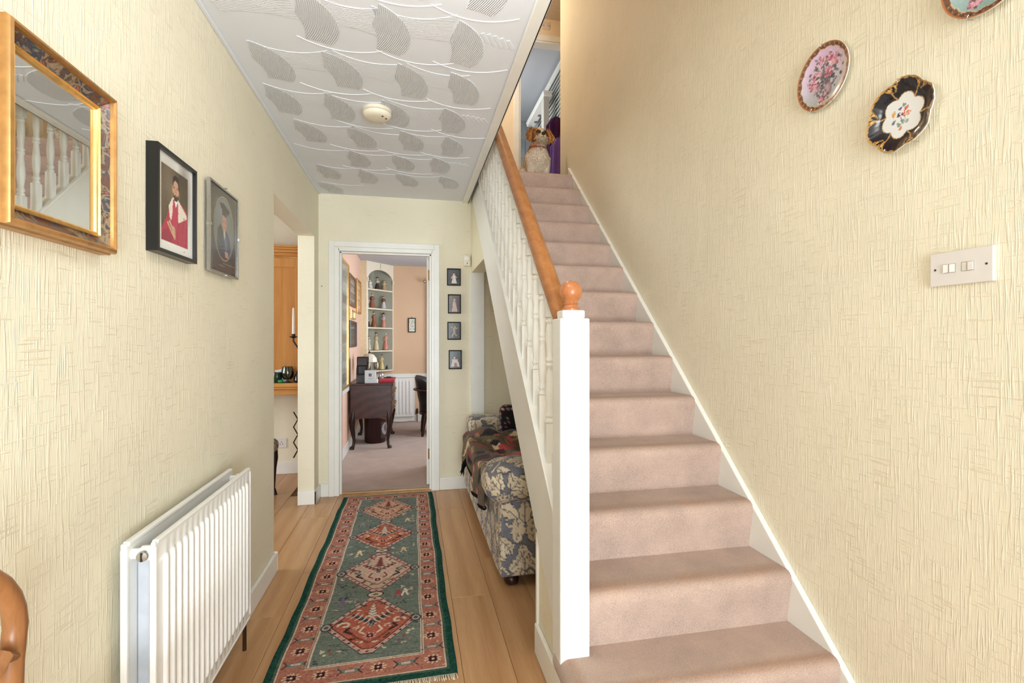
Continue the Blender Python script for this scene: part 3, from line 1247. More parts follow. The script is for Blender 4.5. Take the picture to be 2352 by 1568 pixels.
r.ell(*T(.25, .72), 22, 30, (150, 138, 118), .6, 0, .9)
r.ell(*T(.85, .75), 12, 30, (60, 44, 30), .7, 0, .9)
r.ell(*T(.2, .45), 10, 22, (70, 56, 40), .5, 0, .9)
r.poly(TP((0, 0), (1, 0), (1, .46), (.93, .52), (.78, .58), (.42, .60), (.30, .50), (.20, .34), (.0, .14)), (176, 38, 74))
r.poly(TP((.40, .62), (.62, .62), (.93, .48), (.97, .43), (.72, .34), (.62, .31), (.60, .44), (.40, .42), (.36, .30), (.30, .33), (.26, .48)), (228, 214, 200))
r.poly(TP((.42, .60), (.60, .60), (.62, .44), (.57, .22), (.42, .22), (.40, .44)), (186, 44, 82))
r.poly(TP((.46, .62), (.60, .62), (.56, .54), (.52, .50)), (236, 232, 230))
r.ell(*T(.52, .74), 9.5, 13, (196, 150, 122), 1, 0, .12)
r.poly(TP((.40, .80), (.42, .90), (.52, .945), (.63, .91), (.665, .80), (.655, .72), (.62, .76), (.60, .85), (.50, .87), (.44, .83), (.425, .74)), (44, 32, 26))
r.poly(TP((.42, .70), (.46, .66), (.52, .68), (.58, .66), (.63, .70), (.62, .63), (.55, .585), (.47, .595), (.425, .65)), (58, 40, 32))
r.ell(*T(.47, .765), 1.6, .9, (40, 26, 22)).ell(*T(.575, .765), 1.6, .9, (40, 26, 22)).ell(*T(.52, .665), 2.4, .8, (156, 84, 76))
r.line(TP((.525, .76), (.51, .715), (.535, .71)), 1.0, (160, 110, 88))
r.poly(TP((.20, .26), (.30, .30), (.36, .26), (.45, .18), (.52, .10), (.50, .06), (.40, .10), (.28, .19)), (204, 158, 130))
for i in range(4):
    r.line(TP((.24 + .05 * i, .27 - .02 * i), (.40 + .03 * i, .15 - .02 * i)), .8, (150, 100, 80))
r.ell(*T(.45, .17), 4.2, 7.0, (206, 162, 136), 1, .35, .15)
for i in range(4):
    r.line(TP((.40 + .035 * i, .25 - .01 * i), (.45 + .02 * i, .13)), .6, (164, 116, 94))
r.poly(TP((.0, .0), (.35, .0), (.42, .10), (.25, .18), (.05, .13)), (150, 30, 62))
r.line(TP((.62, .30), (.58, .10), (.60, .02)), 1.2, (120, 22, 50))
r.line(TP((.85, .42), (.78, .18)), 1.2, (126, 24, 52)).line(TP((.20, .34), (.30, .22)), 1.0, (120, 22, 50)).line(TP((.95, .30), (.9, .02)), 1.4, (134, 26, 56))
r.line([(70, 8), (79, 7)], .5, (150, 150, 150))
r.noise(3)
flat_print('print', r, (XL + .021, py0 + .0105, pz0 + .0105), (0, py1 - py0 - .021, 0), (0, 0, pz1 - pz0 - .021), print_gloss, por, (1, 0, 0))
MB().box(XL, XL + .019, py0 + .005, py1 - .005, pz0 + .005, pz1 - .005).build('backboard', mahogany, por)

# ---- graduate in a clear frame with silver edges
gy0, gy1, gz0, gz1 = 1.950, 2.246, 1.505, 1.840
gr = thing('framed_portrait', 'silver-edged clear frame with oval photograph of a graduate in mortarboard', 'picture', (XL, (gy0 + gy1) / 2, gz0))
rect_ring(MB(), [(0, .010), (0, .022), (.008, .022), (.008, .0185)], gy0, gy1, gz0, gz1, XL, 1).build('frame', plain('brushed_silver', (176, 174, 170), .22, .5, .85), gr)
r = Ras(100, 114, 100, 114, (66, 58, 50))
r.ell(50, 61, 37.5, 45, (176, 160, 128)).ell(50, 61, 36.2, 43.6, (60, 54, 48)).ell(50, 61, 35.2, 42.6, (112, 114, 116))
r.ell(42, 84, 22, 16, (142, 146, 150), .6, 0, .8)


def OV(pts):
    return [(50 + (x - 50), y) for x, y in pts]


r.poly(OV([(23, 36), (26, 58), (36, 66), (48, 60), (60, 58), (70, 50), (74, 36), (66, 24), (54, 19), (40, 20), (30, 26)]), (52, 52, 58))
r.poly(OV([(36, 66), (44, 60), (52, 40), (56, 24), (62, 24), (60, 44), (54, 62)]), (92, 104, 128))
r.poly(OV([(46, 62), (53, 62), (51, 44)]), (206, 204, 202))
r.ell(50, 70, 8.5, 12.5, (190, 140, 116), 1, 0, .1)
r.poly(OV([(38, 88), (66, 84), (72, 90), (48, 97), (32, 95)]), (34, 32, 34)).poly(OV([(42, 80), (59, 79), (59, 88), (42, 90)]), (38, 36, 38))
r.line(OV([(66, 88), (68, 76)]), 1.2, (30, 28, 30))
r.ell(46, 71, 1.3, .9, (40, 30, 26)).ell(54, 71, 1.3, .9, (40, 30, 26)).ell(50, 63.5, 2.6, .9, (150, 70, 66))
r.poly(OV([(52, 30), (64, 30), (66, 22), (54, 20)]), (190, 150, 128)).poly(OV([(60, 40), (66, 42), (70, 30), (64, 30)]), (54, 66, 92))
r.poly(OV([(36, 25), (48, 22), (62, 22), (50, 18.5)]), (120, 44, 30))
r.line([(30, 12.0), (92, 12.6)], .7, (196, 190, 180)).line([(30, 8.2), (60, 8.0)], .9, (188, 182, 172))
r.poly([(0, 0), (100, 0), (100, 17), (0, 10)], (78, 52, 44), .45)
r.noise(2.5)
flat_print('print', r, (XL + .018, gy0 + .012, gz0 + .012), (0, gy1 - gy0 - .024, 0), (0, 0, gz1 - gz0 - .024), print_gloss, gr, (1, 0, 0))
MB().box(XL + .0190, XL + .0212, gy0 + .006, gy1 - .006, gz0 + .006, gz1 - .006).build('glazing', picture_glass, gr)
MB().box(XL + .011, XL + .017, gy0 + .001, gy1 - .001, gz0 + .001, gz1 - .001).box(XL, XL + .011, gy0 + .05, gy1 - .05, gz0 + .05, gz1 - .05).build('backboard', plain('dark_backing', (70, 66, 62), .7), gr)
for zz in (gz0 - .003, gz1 + .001):
    MB().box(XL + .010, XL + .028, (gy0 + gy1) / 2 - .005, (gy0 + gy1) / 2 + .005, zz, zz + .003).build('clip', chrome, gr)
for yy in (gy0 - .003, gy1):
    MB().box(XL + .010, XL + .028, yy, yy + .003, (gz0 + gz1) / 2 - .005, (gz0 + gz1) / 2 + .005).build('clip', chrome, gr)

# ---- four little prints on the back wall
specs = [((1026.8, 616.3, 1058.4, 655.5), (60, 62, 70), (224, 214, 206), 'woman in pale dress', 'topmost'),
         ((1028.8, 675.7, 1058.8, 719.6), (84, 70, 56), (196, 160, 140), 'woman in long pink gown', 'second from the top'),
         ((1027.6, 739, 1058.8, 780), (60, 66, 48), (170, 130, 90), 'dancing figure in a wood', 'third from the top'),
         ((1030.7, 803.8, 1060.8, 847.4), (62, 70, 62), (206, 196, 178), 'seated family group', 'lowest')]
for n_, ((u0, v0, u1, v1), bg, fg, what, pos) in enumerate(specs):
    um, vm = (u0 + u1) / 2, (v0 + v1) / 2
    x0, x1 = W(u0, vm, Y=YB - .012).x, W(u1, vm, Y=YB - .012).x
    z0, z1 = W(um, v1, Y=YB - .012).z, W(um, v0, Y=YB - .012).z
    t = thing('small_framed_print', 'small dark print of a %s, %s of four' % (what, pos), 'picture', ((x0 + x1) / 2, YB, z0), group='four small prints beside the doorway')
    rect_ring_y(MB(), [(0, 0), (0, .012), (.004, .014), (.008, .012), (.009, .008)], x0, x1, z0, z1, YB).build('frame', plain('dark_narrow_frame', (38, 26, 20), .35), t, smooth=30)
    r = Ras(30, 40, 45, 60, bg)
    r.ell(15, 30, 14, 10, tuple(c * 1.5 for c in bg), .6, 0, .8).ell(6, 10, 9, 12, tuple(c * .55 for c in bg), .7, 0, .8).ell(26, 16, 8, 16, tuple(c * .5 for c in bg), .7, 0, .8)
    if n_ == 0:
        r.poly([(9, 4), (22, 4), (19, 18), (17, 25), (13, 25), (12, 17)], fg).ell(15, 28, 2.4, 3.2, (226, 190, 166)).line([(13, 24), (9, 18), (14, 15)], 2, (224, 186, 164)).line([(17, 24), (21, 19)], 2, (224, 186, 164)).ell(15, 30.5, 3, 1.6, (70, 50, 38))
    elif n_ == 1:
        r.poly([(8, 3), (23, 3), (19, 20), (17, 26), (13, 26), (12, 20)], fg).ell(15, 29.5, 2.3, 3, (222, 184, 160)).ell(15, 32, 2.8, 1.6, (120, 84, 56)).line([(13, 25), (11, 17), (16, 14)], 1.8, (220, 180, 156))
    elif n_ == 2:
        r.ell(15, 20, 3, 6, fg, 1, .2).ell(17, 29, 2, 2.6, (200, 156, 116)).line([(15, 25), (7, 30)], 1.6, (206, 164, 124)).line([(15, 24), (23, 27)], 1.6, (206, 164, 124)).line([(14, 15), (10, 6)], 2, (206, 164, 124)).line([(15, 15), (21, 8)], 2, (206, 164, 124))
    else:
        r.poly([(4, 4), (26, 4), (24, 14), (18, 20), (12, 22), (7, 16)], fg).ell(13, 25, 2.2, 2.8, (222, 186, 160)).ell(20, 19, 1.8, 2.4, (222, 186, 160)).ell(8, 19, 1.8, 2.3, (222, 186, 160)).ell(13, 27.4, 2.6, 1.4, (60, 42, 32)).poly([(12, 4), (20, 4), (18, 13), (13, 13)], (150, 90, 80))
    r.noise(5)
    flat_print('print', r, (x0 + .007, YB - .008, z0 + .007), (x1 - x0 - .014, 0, 0), (0, 0, z1 - z0 - .014), print_gloss, t, (0, -1, 0))
    MB().box(x0 + .003, x1 - .003, YB - .007, YB, z0 + .003, z1 - .003).build('backboard', mahogany, t)

# ---- alarm sensor in the corner, nail, cover plate under the stairs
p = W(1073, 612, Y=YB - .02)
pir = thing('motion_sensor', 'small white alarm motion sensor in the corner above the prints', 'sensor', (p.x, YB, p.z))
MB().box(p.x - .030, p.x + .030, YB - .035, YB, p.z, p.z + .100).build('case', cream_plastic, pir, bevel=.012, seg=3)
MB().ell((p.x, YB - .033, p.z + .066), .025, .016, .025).build('lens', plain('sensor_lens', (246, 242, 234), .3, .4, var=.01), pir, smooth=True)
MB().box(p.x - .004, p.x + .003, YB - .037, YB - .034, p.z + .022, p.z + .030).build('indicator', dark_hole, pir)
p = W(739, 657, Y=YB)
tag(MB().lathe([(.0035, 0), (.0035, -.006), (.001, -.008)], (p.x, YB, p.z), 8, 'Y').build('nail', black_iron), 'small dark nail left in the cream wall by the doorway', 'nail')
z0_, z1_ = W(1131, 716, Y=YB).z, W(1131, 676, Y=YB).z
xa = W(1128, 700, Y=YB).x
cp_ = thing('cover_plate', 'blank cream cover plate on the wall under the stairs', 'cover plate', (xa, YB, z0_))
MB().box(xa, xa + .12, YB - .014, YB, z0_, z1_).build('plate', plain('old_cream_plastic', (214, 202, 162), .5), cp_, bevel=.004)
for sx in (.012, .108):
    MB().lathe([(.004, 0), (.004, -.002)], (xa + sx, YB - .014, (z0_ + z1_) / 2), 10, 'Y').build('screw', brass, cp_)

# ---- smoke detector
p = W(866, 252, Z=HC)
sd = thing('smoke_detector', 'round cream smoke detector on the patterned ceiling', 'smoke detector', (p.x, p.y, HC))
MB().lathe([(.070, 0), (.072, -.004), (.072, -.016), (.069, -.018)], (p.x, p.y, HC), 40).build('base', cream_plastic, sd, smooth=40)
MB().lathe([(.066, -.017), (.066, -.022)], (p.x, p.y, HC), 40).build('vent_gap', dark_hole, sd, smooth=40)
MB().lathe([(.070, -.0215), (.0715, -.024), (.070, -.032), (.060, -.042), (.040, -.046), (.004, -.047)], (p.x, p.y, HC), 40).build('cover', cream_plastic, sd, smooth=40)
MB().lathe([(.0705, -.0195), (.0705, -.0205)], (p.x, p.y, HC), 40).build('vent_ring', cream_plastic, sd, smooth=40)
for aa in (0.2, .9):
    MB().box(p.x + .045 * math.cos(-aa) - .004, p.x + .045 * math.cos(-aa) + .006, p.y - .045 * math.sin(aa) - .002, p.y - .045 * math.sin(aa) + .002, HC - .048, HC - .044).build('test_mark', dark_hole, sd)

# ---- radiator on the left wall
RY0, RY1, RZ0, RZ1 = 1.383, 2.122, .157, .748


def radiator(name, label, X0, XF, y0, y1, z0, z1, pitch, detail=True, group=None):
    """double panel radiator, face at XF looking +x, back panel at X0"""
    t = thing(name, label, 'radiator', (X0, (y0 + y1) / 2, 0), group=group)
    n = int((y1 - y0 - .05) / pitch)
    ys, xs = [y0 + .0], [0.0]
    off = (y1 - y0 - n * pitch) / 2
    ys = []
    prof = []
    for i in range(n):
        c = y0 + off + i * pitch
        prof += [(c + pitch * .20, 0.0), (c + pitch * .29, .0055), (c + pitch * .36, .0078), (c + pitch * .64, .0078), (c + pitch * .71, .0055), (c + pitch * .80, 0.0)]
    pts = [(y0, 0.0)] + prof + [(y1, 0.0)]
    # front face with raised flutes that fade out near the top and bottom seams
    m = MB()
    rows = [(z0, 0), (z0 + .045, 0), (z0 + .050, .7), (z0 + .062, 1), (z1 - .062, 1), (z1 - .050, .7), (z1 - .045, 0), (z1, 0)]
    vs, fs = [], []
    for zz, k in rows:
        vs += [(XF - .0075 + d * k, yy, zz) for yy, d in pts]
    L = len(pts)
    for j in range(len(rows) - 1):
        for i in range(L - 1):
            fs.append((j * L + i, j * L + i + 1, (j + 1) * L + i + 1, (j + 1) * L + i))
    m.add(vs, fs)
    front = m.build('front_panel', white_rad, t, smooth=50)
    s_ = MB()
    xb = XF - .0195
    s_.box(xb, XF - .0076, y0, y1, z0, z1)
    s_.box(xb - .001, XF - .0055, y0 - .004, y0 + .010, z0 + .012, z1 - .012)
    s_.box(xb - .001, XF - .0055, y1 - .010, y1 + .004, z0 + .012, z1 - .012)
    s_.box(xb - .001, XF - .0055, y0 + .008, y1 - .008, z1 - .008, z1 + .003)
    s_.box(xb - .001, XF - .0055, y0 + .008, y1 - .008, z0 - .003, z0 + .008)
    s_.build('front_seam', white_rad, front, bevel=.004, seg=3)
    bk = MB().box(X0, X0 + .014, y0, y1, z0, z1).box(X0 + .001, X0 + .017, y0 - .004, y0 + .010, z0 + .012, z1 - .012).box(X0 + .001, X0 + .017, y0 + .008, y1 - .008, z1 - .010, z1 + .003)
    bk.build('back_panel', white_rad, t, bevel=.004, seg=3)
    if detail:
        cvm = MB()
        nn = int((y1 - y0 - .10) / .022)
        for i in range(nn):
            c = y0 + .05 + i * .022
            cvm.box(X0 + .016, X0 + .050, c, c + .0015, z0 + .05, z1 - .055)
        cvm.box(X0 + .050, X0 + .0515, y0 + .028, y1 - .03, z0 + .05, z1 - .055)
        cvm.build('convector_fins', plain('pale_zinc', (196, 198, 202), .5), t)
        sh = MB()
        for i in range(20):
            c = y0 + .06 + i * .034
            if c < y1 - .05:
                sh.obox((X0 + .018, c, z1 - .072), (.0015, 0, 0), (0, .008, .004), (0, -.002, .005))
        sh.build('vent_slots', dark_hole, t)
        for yy, nm in ((y0 + .028, 'near'), (y1 - .022, 'far')):
            mn = MB()
            mn.tube([(X0 + .012, yy, z1 - .035), (XF - .016, yy, z1 - .035)], .0135, 16)
            mn.tube([((X0 + XF) / 2 + .006 - .013, yy, z1 - .035), ((X0 + XF) / 2 + .006 + .013, yy, z1 - .035)], .019, 16)
            mn.build('manifold', white_rad, t, smooth=40)
            lo = MB().tube([(X0 + .012, yy, z0 + .035), (XF - .016, yy, z0 + .035)], .0135, 16)
            lo.build('manifold', white_rad, t, smooth=40)
        yy = y0 + .028
        pl = MB().lathe([(.0125, yy - .012), (.0135, yy - .020), (.0125, yy - .027), (.003, yy - .029)], ((X0 + XF) / 2 + .004, 0, z1 - .035), 20, 'Y')
        plug = pl.build('plug', chrome, t, smooth=40)
        MB().box((X0 + XF) / 2 + .004 - .002, (X0 + XF) / 2 + .004 + .002, yy - .0298, yy - .0285, z1 - .046, z1 - .024).build('plug_slot', dark_hole, plug)
    return t


hall_rad = radiator('radiator', 'white double-panel radiator on the left wall of the hall', XL + .026, -.620, RY0, RY1, RZ0, RZ1, .0375)
vx = (XL + .026 - .62) / 2
MB().tube([(vx, RY1 + .0, RZ0 + .035), (vx, RY1 + .035, RZ0 + .035), (vx, RY1 + .045, RZ0 + .02), (vx, RY1 + .045, .0)], .0075, 12).lathe([(.013, -.015), (.016, -.012), (.016, .012), (.013, .015)], (vx, RY1 + .045, RZ0 + .01), 14).build('valve', bronze, hall_rad, smooth=40)
MB().tube([(vx, RY0 + .03, RZ0 + .035), (vx, RY0 - .035, RZ0 + .035), (vx, RY0 - .040, .0)], .0075, 12).build('inlet_pipe', bronze, hall_rad, smooth=40)
for yy in (RY0 + .12, RY1 - .12):
    MB().box(XL, XL + .027, yy, yy + .03, RZ0 + .06, RZ1 - .06).build('wall_bracket', white_rad, hall_rad)

# ---- light switch on the right wall
sy0, sy1, sz0, sz1 = .9314, 1.0784, 1.3962, 1.483
sw = thing('light_switch', 'white double light switch on the cream wall beside the stairs', 'switch', (XR, (sy0 + sy1) / 2, sz0))
MB().box(XR - .010, XR, sy0, sy1, sz0, sz1).build('plate', white_plastic, sw, bevel=.0015)
yc, zc = (sy0 + sy1) / 2, (sz0 + sz1) / 2
for dy_, tilt in ((.0215, -1), (-.0215, 1)):
    rk = MB()
    cy = yc + dy_ + .003
    rk.prism([(XR - .0095, cy - .0135), (XR - .0095, cy + .0135), (XR - .0105 - (.003 if tilt < 0 else 0), cy + .0135), (XR - .0125, cy), (XR - .0105 - (.003 if tilt > 0 else 0), cy - .0135)], 'Z', zc - .0105, zc + .0105)
    o = rk.build('rocker', plain('rocker_white', (240, 236, 230), .35, .4, var=.01), sw)
    MB().box(XR - .0131, XR - .0119, cy - .0008, cy + .0008, zc - .0105, zc + .0105).build('rocker_ridge', plain('rocker_shadow_line', (150, 130, 112), .6), o)
    rect_ring(MB(), [(0, 0), (0, .0106), (.0008, .0106), (.0008, .009)], cy - .0145, cy + .0145, zc - .0115, zc + .0115, XR, -1).build('rocker_slot', plain('slot_grey', (150, 144, 138), .6), sw)
for dy_ in (.060, -.060):
    MB().lathe([(.0028, -.0099), (.0028, -.0106)], (XR, yc + dy_, zc), 12, 'X').build('screw', plain('screw_dark', (84, 74, 66), .4, .5, .6), sw)

# ---- rug
RX0, RX1, RYa, RYb = -.532, .168, 1.845, 4.10
rw, rl = RX1 - RX0, RYb - RYa
r = Ras(rw, rl, 260, 840, (24, 70, 58))
GRN, TER, CRM, MAR, FLD, INK, PNK = (28, 74, 62), (178, 108, 88), (214, 186, 160), (70, 26, 32), (108, 118, 104), (44, 56, 60), (196, 140, 120)
# stripes of green along both sides, pattern inside
r.poly([(.030, .030), (rw - .030, .030), (rw - .030, rl - .012), (.030, rl - .012)], (70, 92, 76))
r.poly([(.040, .040), (rw - .040, .040), (rw - .040, rl - .02), (.040, rl - .02)], CRM)
r.poly([(.046, .046), (rw - .046, .046), (rw - .046, rl - .026), (.046, rl - .026)], TER)
fx0, fx1, fy0, fy1 = .150, rw - .135, .150, rl - .115
rng2 = np.random.default_rng(3)


def in_border(x_, y_):
    return not (fx0 - .01 < x_ < fx1 + .01 and fy0 - .01 < y_ < fy1 + .01)


for _ in range(900):
    x_, y_ = rng2.uniform(.05, rw - .05), rng2.uniform(.05, rl - .03)
    if in_border(x_, y_):
        c_ = [(198, 124, 96), (160, 84, 70), (206, 160, 132), (120, 130, 116), (150, 78, 66)][rng2.integers(5)]
        r.ell(x_, y_, rng2.uniform(.006, .02), rng2.uniform(.002, .005), c_, .8)


def flower(cx, cy, s, c1, c2, rays=10):
    for i in range(rays):
        a = 2 * PI * i / rays + .2
        r.line([(cx + s * .5 * math.cos(a), cy + s * .5 * math.sin(a)), (cx + s * 1.55 * math.cos(a), cy + s * 1.25 * math.sin(a))], s * .30, c1)
    for i in range(4):
        a = PI / 4 + PI / 2 * i
        r.ell(cx + s * .52 * math.cos(a), cy + s * .52 * math.sin(a), s * .48, s * .48, c2)
    r.ell(cx, cy, s * .28, s * .28, c1)


def small_bar(cx, cy):
    r.poly([(cx - .03, cy - .011), (cx + .03, cy - .011), (cx + .03, cy + .011), (cx - .03, cy + .011)], (110, 122, 112))
    r.poly([(cx - .018, cy - .006), (cx + .018, cy - .006), (cx + .018, cy + .006), (cx - .018, cy + .006)], (206, 170, 150))
    for sx in (-1, 1):
        r.line([(cx + sx * .03, cy), (cx + sx * .045, cy + .02)], .005, INK)
        r.line([(cx + sx * .03, cy), (cx + sx * .045, cy - .02)], .005, INK)


nb = 14
for i in range(nb):
    yy = .10 + (rl - .19) * i / (nb - 1)
    for cx in (.098, rw - .09):
        flower(cx, yy, .020, (222, 194, 156), MAR)
        if i < nb - 1:
            small_bar(cx, yy + (rl - .19) / (nb - 1) / 2)
for i in range(1, 5):
    xx = .098 + (rw - .188) * i / 5
    for cy in (.098, rl - .070):
        flower(xx, cy, .019, (222, 194, 156), MAR) if i % 2 else small_bar(xx, cy)
# inner guard lines and the field
for d_, c_ in ((.014, CRM), (.009, INK), (.006, CRM)):
    r.poly([(fx0 - d_, fy0 - d_), (fx1 + d_, fy0 - d_), (fx1 + d_, fy1 + d_), (fx0 - d_, fy1 + d_)], c_)
r.poly([(fx0, fy0), (fx1, fy0), (fx1, fy1), (fx0, fy1)], FLD)
for _ in range(520):
    x_, y_ = rng2.uniform(fx0 + .01, fx1 - .01), rng2.uniform(fy0 + .01, fy1 - .01)
    c_ = [(84, 98, 86), (126, 132, 118), (72, 84, 78), (140, 122, 114), (96, 108, 104)][rng2.integers(5)]
    r.ell(x_, y_, rng2.uniform(.008, .03), rng2.uniform(.002, .005), c_, .8)
for _ in range(230):
    x_, y_ = rng2.uniform(fx0 + .02, fx1 - .02), rng2.uniform(fy0 + .02, fy1 - .02)
    c_ = [(200, 170, 146), (150, 72, 72), (214, 196, 160), (112, 84, 100), (52, 60, 66)][rng2.integers(5)]
    for _k in range(4):
        r.ell(x_ + rng2.normal(0, .008), y_ + rng2.normal(0, .008), rng2.uniform(.003, .008), rng2.uniform(.003, .007), c_, .9)
fm = (fx0 + fx1) / 2
med = [(2.03, 2.475, (184, 92, 70), 1), (2.52, 2.985, (206, 166, 142), 0), (3.035, 3.46, (186, 96, 66), 1), (3.51, 3.985, (206, 150, 116), 0)]
for (ya, yb, c_, kind) in med:
    ya, yb = ya - RYa, yb - RYa
    yc_, hh, hw = (ya + yb) / 2, (yb - ya) / 2, (fx1 - fx0) / 2 - .012

    def dia(k):
        e = .13
        return [(fm - hw * k, yc_ - hh * k * e * .3), (fm - hw * k * .12, yc_ - hh * k), (fm + hw * k * .12, yc_ - hh * k), (fm + hw * k, yc_ - hh * k * e * .3), (fm + hw * k, yc_ + hh * k * e * .3), (fm + hw * k * .12, yc_ + hh * k), (fm - hw * k * .12, yc_ + hh * k), (fm - hw * k, yc_ + hh * k * e * .3)]
    r.poly(dia(1.0), INK)
    r.poly(dia(.975), (198, 156, 138))
    D_ = dia(.925)
    for (p0, p1) in zip(D_, D_[1:] + D_[:1]):
        L = math.hypot(p1[0] - p0[0], p1[1] - p0[1])
        nseg = max(1, int(L / .032))
        for i in range(nseg):
            t_ = (i + .5) / nseg
            q_ = (p0[0] + (p1[0] - p0[0]) * t_, p0[1] + (p1[1] - p0[1]) * t_)
            r.ell(q_[0], q_[1], .007, .006, [(130, 50, 50), (52, 54, 60), (176, 92, 78)][i % 3])
    r.poly(dia(.86), (84, 34, 34))
    r.poly(dia(.83), c_)
    for _ in range(110):
        x_, y_ = rng2.uniform(-.8, .8), rng2.uniform(-.8, .8)
        if abs(x_) + abs(y_) < .74:
            r.ell(fm + x_ * hw, yc_ + y_ * hh, rng2.uniform(.008, .024), .003, tuple(np.array(c_) * rng2.uniform(.78, 1.12)), .8)
    dk = (54, 66, 74) if kind else (132, 60, 58)
    hl = (212, 190, 166) if kind else (92, 100, 92)
    r.line([(fm - hw * .62, yc_), (fm - hw * .3, yc_ - hh * .42), (fm, yc_ - hh * .66), (fm + hw * .3, yc_ - hh * .42), (fm + hw * .62, yc_)], .010, tuple(np.array(c_) * .72))
    # branching horns, hooked leaves and palmettes
    for sx in (-1, 1):
        pts = [(fm + sx * hw * t_ * .40, yc_ + hh * (.02 + .30 * t_ ** 1.3)) for t_ in np.linspace(0, 1, 8)]
        r.line(pts, .022, dk)
        for t_ in (.2, .45, .7, .95):
            a0 = (fm + sx * hw * t_ * .40, yc_ + hh * (.02 + .30 * t_ ** 1.3))
            r.line([a0, (a0[0] - sx * .012, a0[1] + .026)], .008, hl)
            r.line([a0, (a0[0] + sx * .020, a0[1] - .016)], .007, (206, 172, 150))
        sp = [(fm + sx * (hw * .58 + .030 * (1 - t_ * .7) * math.cos(5.2 * t_)), yc_ + .026 * (1 - t_ * .7) * math.sin(5.2 * t_)) for t_ in np.linspace(0, 1, 12)]
        r.line(sp, .011, hl)
        r.line([(fm + sx * hw * .46, yc_ - hh * .10), (fm + sx * hw * .56, yc_ - hh * .20), (fm + sx * hw * .40, yc_ - hh * .30)], .010, (40, 42, 48))
        r.line([(fm + sx * hw * .16, yc_ - hh * .12), (fm + sx * hw * .24, yc_ - hh * .26), (fm + sx * hw * .14, yc_ - hh * .34)], .008, (220, 196, 170) if kind else (130, 60, 60))
        for (qx, qy, qc) in ((.30, .52, hl), (.18, .70, dk), (.70, .14, dk), (.30, -.12, (206, 182, 156)), (.34, -.48, (90, 40, 42)), (.16, -.62, hl), (.52, .30, (196, 150, 128))):
            for _k in range(5):
                r.ell(fm + sx * hw * qx + rng2.normal(0, .007), yc_ + hh * qy + rng2.normal(0, .007), rng2.uniform(.004, .008), rng2.uniform(.003, .006), qc)
    for t_ in np.linspace(0, 1, 5):
        r.ell(fm, yc_ + hh * (.26 + .40 * t_), .022 * (1 - .6 * t_), .013, (216, 198, 176) if kind else (140, 66, 62))
        r.line([(fm - .024 * (1 - .6 * t_), yc_ + hh * (.30 + .40 * t_)), (fm, yc_ + hh * (.26 + .40 * t_)), (fm + .024 * (1 - .6 * t_), yc_ + hh * (.30 + .40 * t_))], .004, (60, 50, 56))
    flower(fm, yc_ - hh * .42, .017, (214, 176, 160), (104, 38, 42), 8)
    flower(fm, yc_ - hh * .06, .013, (200, 190, 170), (60, 78, 88), 6)
    # hooks at the side points
    for sx in (-1, 1):
        cx = fm + sx * hw * .97
        r.ell(cx, yc_, .024, .028, INK)
        r.ell(cx, yc_, .018, .021, (176, 150, 140))
        r.ell(cx, yc_, .009, .011, (70, 84, 84))
for yy in (2.4975, 3.01, 3.485):
    r.ell(fm, yy - RYa, .040, .026, (70, 30, 32))
    r.ell(fm, yy - RYa, .034, .021, (206, 182, 150))
    r.ell(fm, yy - RYa, .015, .010, (120, 110, 70))
# little figures in the field
for (xx, yy, c_) in ((.84, 2.50, (222, 206, 184)), (.76, 2.49, (168, 74, 76)), (.14, 2.46, (118, 100, 122)), (.85, 3.50, (214, 190, 150)), (.14, 3.47, (140, 130, 130)), (.2, 3.01, (224, 190, 140)), (.8, 3.01, (216, 178, 134))):
    cx, cy = fx0 + (fx1 - fx0) * xx, yy - RYa
    r.ell(cx, cy + .022, .008, .008, c_).poly([(cx - .012, cy - .012), (cx + .012, cy - .012), (cx + .014, cy + .016), (cx - .012, cy + .014)], c_)
    r.line([(cx - .006, cy - .01), (cx - .014, cy - .04)], .009, c_).line([(cx + .006, cy - .01), (cx + .016, cy - .038)], .009, c_).line([(cx + .01, cy + .012), (cx + .028, cy + .018)], .007, c_)
for _ in range(500):    # stray threads and wear through the border
    x_, y_ = rng2.uniform(.05, rw - .05), rng2.uniform(.05, rl - .03)
    if in_border(x_, y_):
        c_ = [(214, 190, 160), (96, 60, 58), (126, 136, 124), (190, 130, 108)][rng2.integers(4)]
        a_ = rng2.uniform(0, 3.1)
        L = rng2.uniform(.004, .014)
        r.line([(x_, y_), (x_ + L * math.cos(a_), y_ + L * math.sin(a_))], .004, c_, .85)
lum = r.img.mean(axis=2, keepdims=True)
r.img = lum + (r.img - lum) * .86 + 4
r.noise(8, 1)
r.noise(6, 3)
rug = thing('runner_rug', 'long patterned wool runner with green edges and four diamond medallions on the hall floor', 'rug', ((RX0 + RX1) / 2, (RYa + RYb) / 2, 0))
S, Tt = np.meshgrid(np.linspace(0, 1, r.nx), np.linspace(0, 1, r.ny))
P = np.zeros((r.ny, r.nx, 3))
wob = .0025 * np.sin(Tt * 17) * (S - .5) * 2 + .0015 * np.sin(Tt * 41 + 1)
P[..., 0] = RX0 + rw * S + wob
P[..., 1] = RYa + rl * Tt + .012 * (S - .5)
P[..., 2] = .0085 + .0012 * np.sin(Tt * 60 + S * 5) - .006 * np.clip((np.abs(S - .5) - .494) / .006, 0, 1)
grid_mesh('pile', P, r.img, rug_mat, rug, True, None, (0, 0, 1))
MB().box(RX0 + .006, RX1 - .006, RYa + .005, RYb - .005, 0.0005, .006).build('backing', plain('rug_backing', (60, 62, 52), .9), rug)
fr = MB()
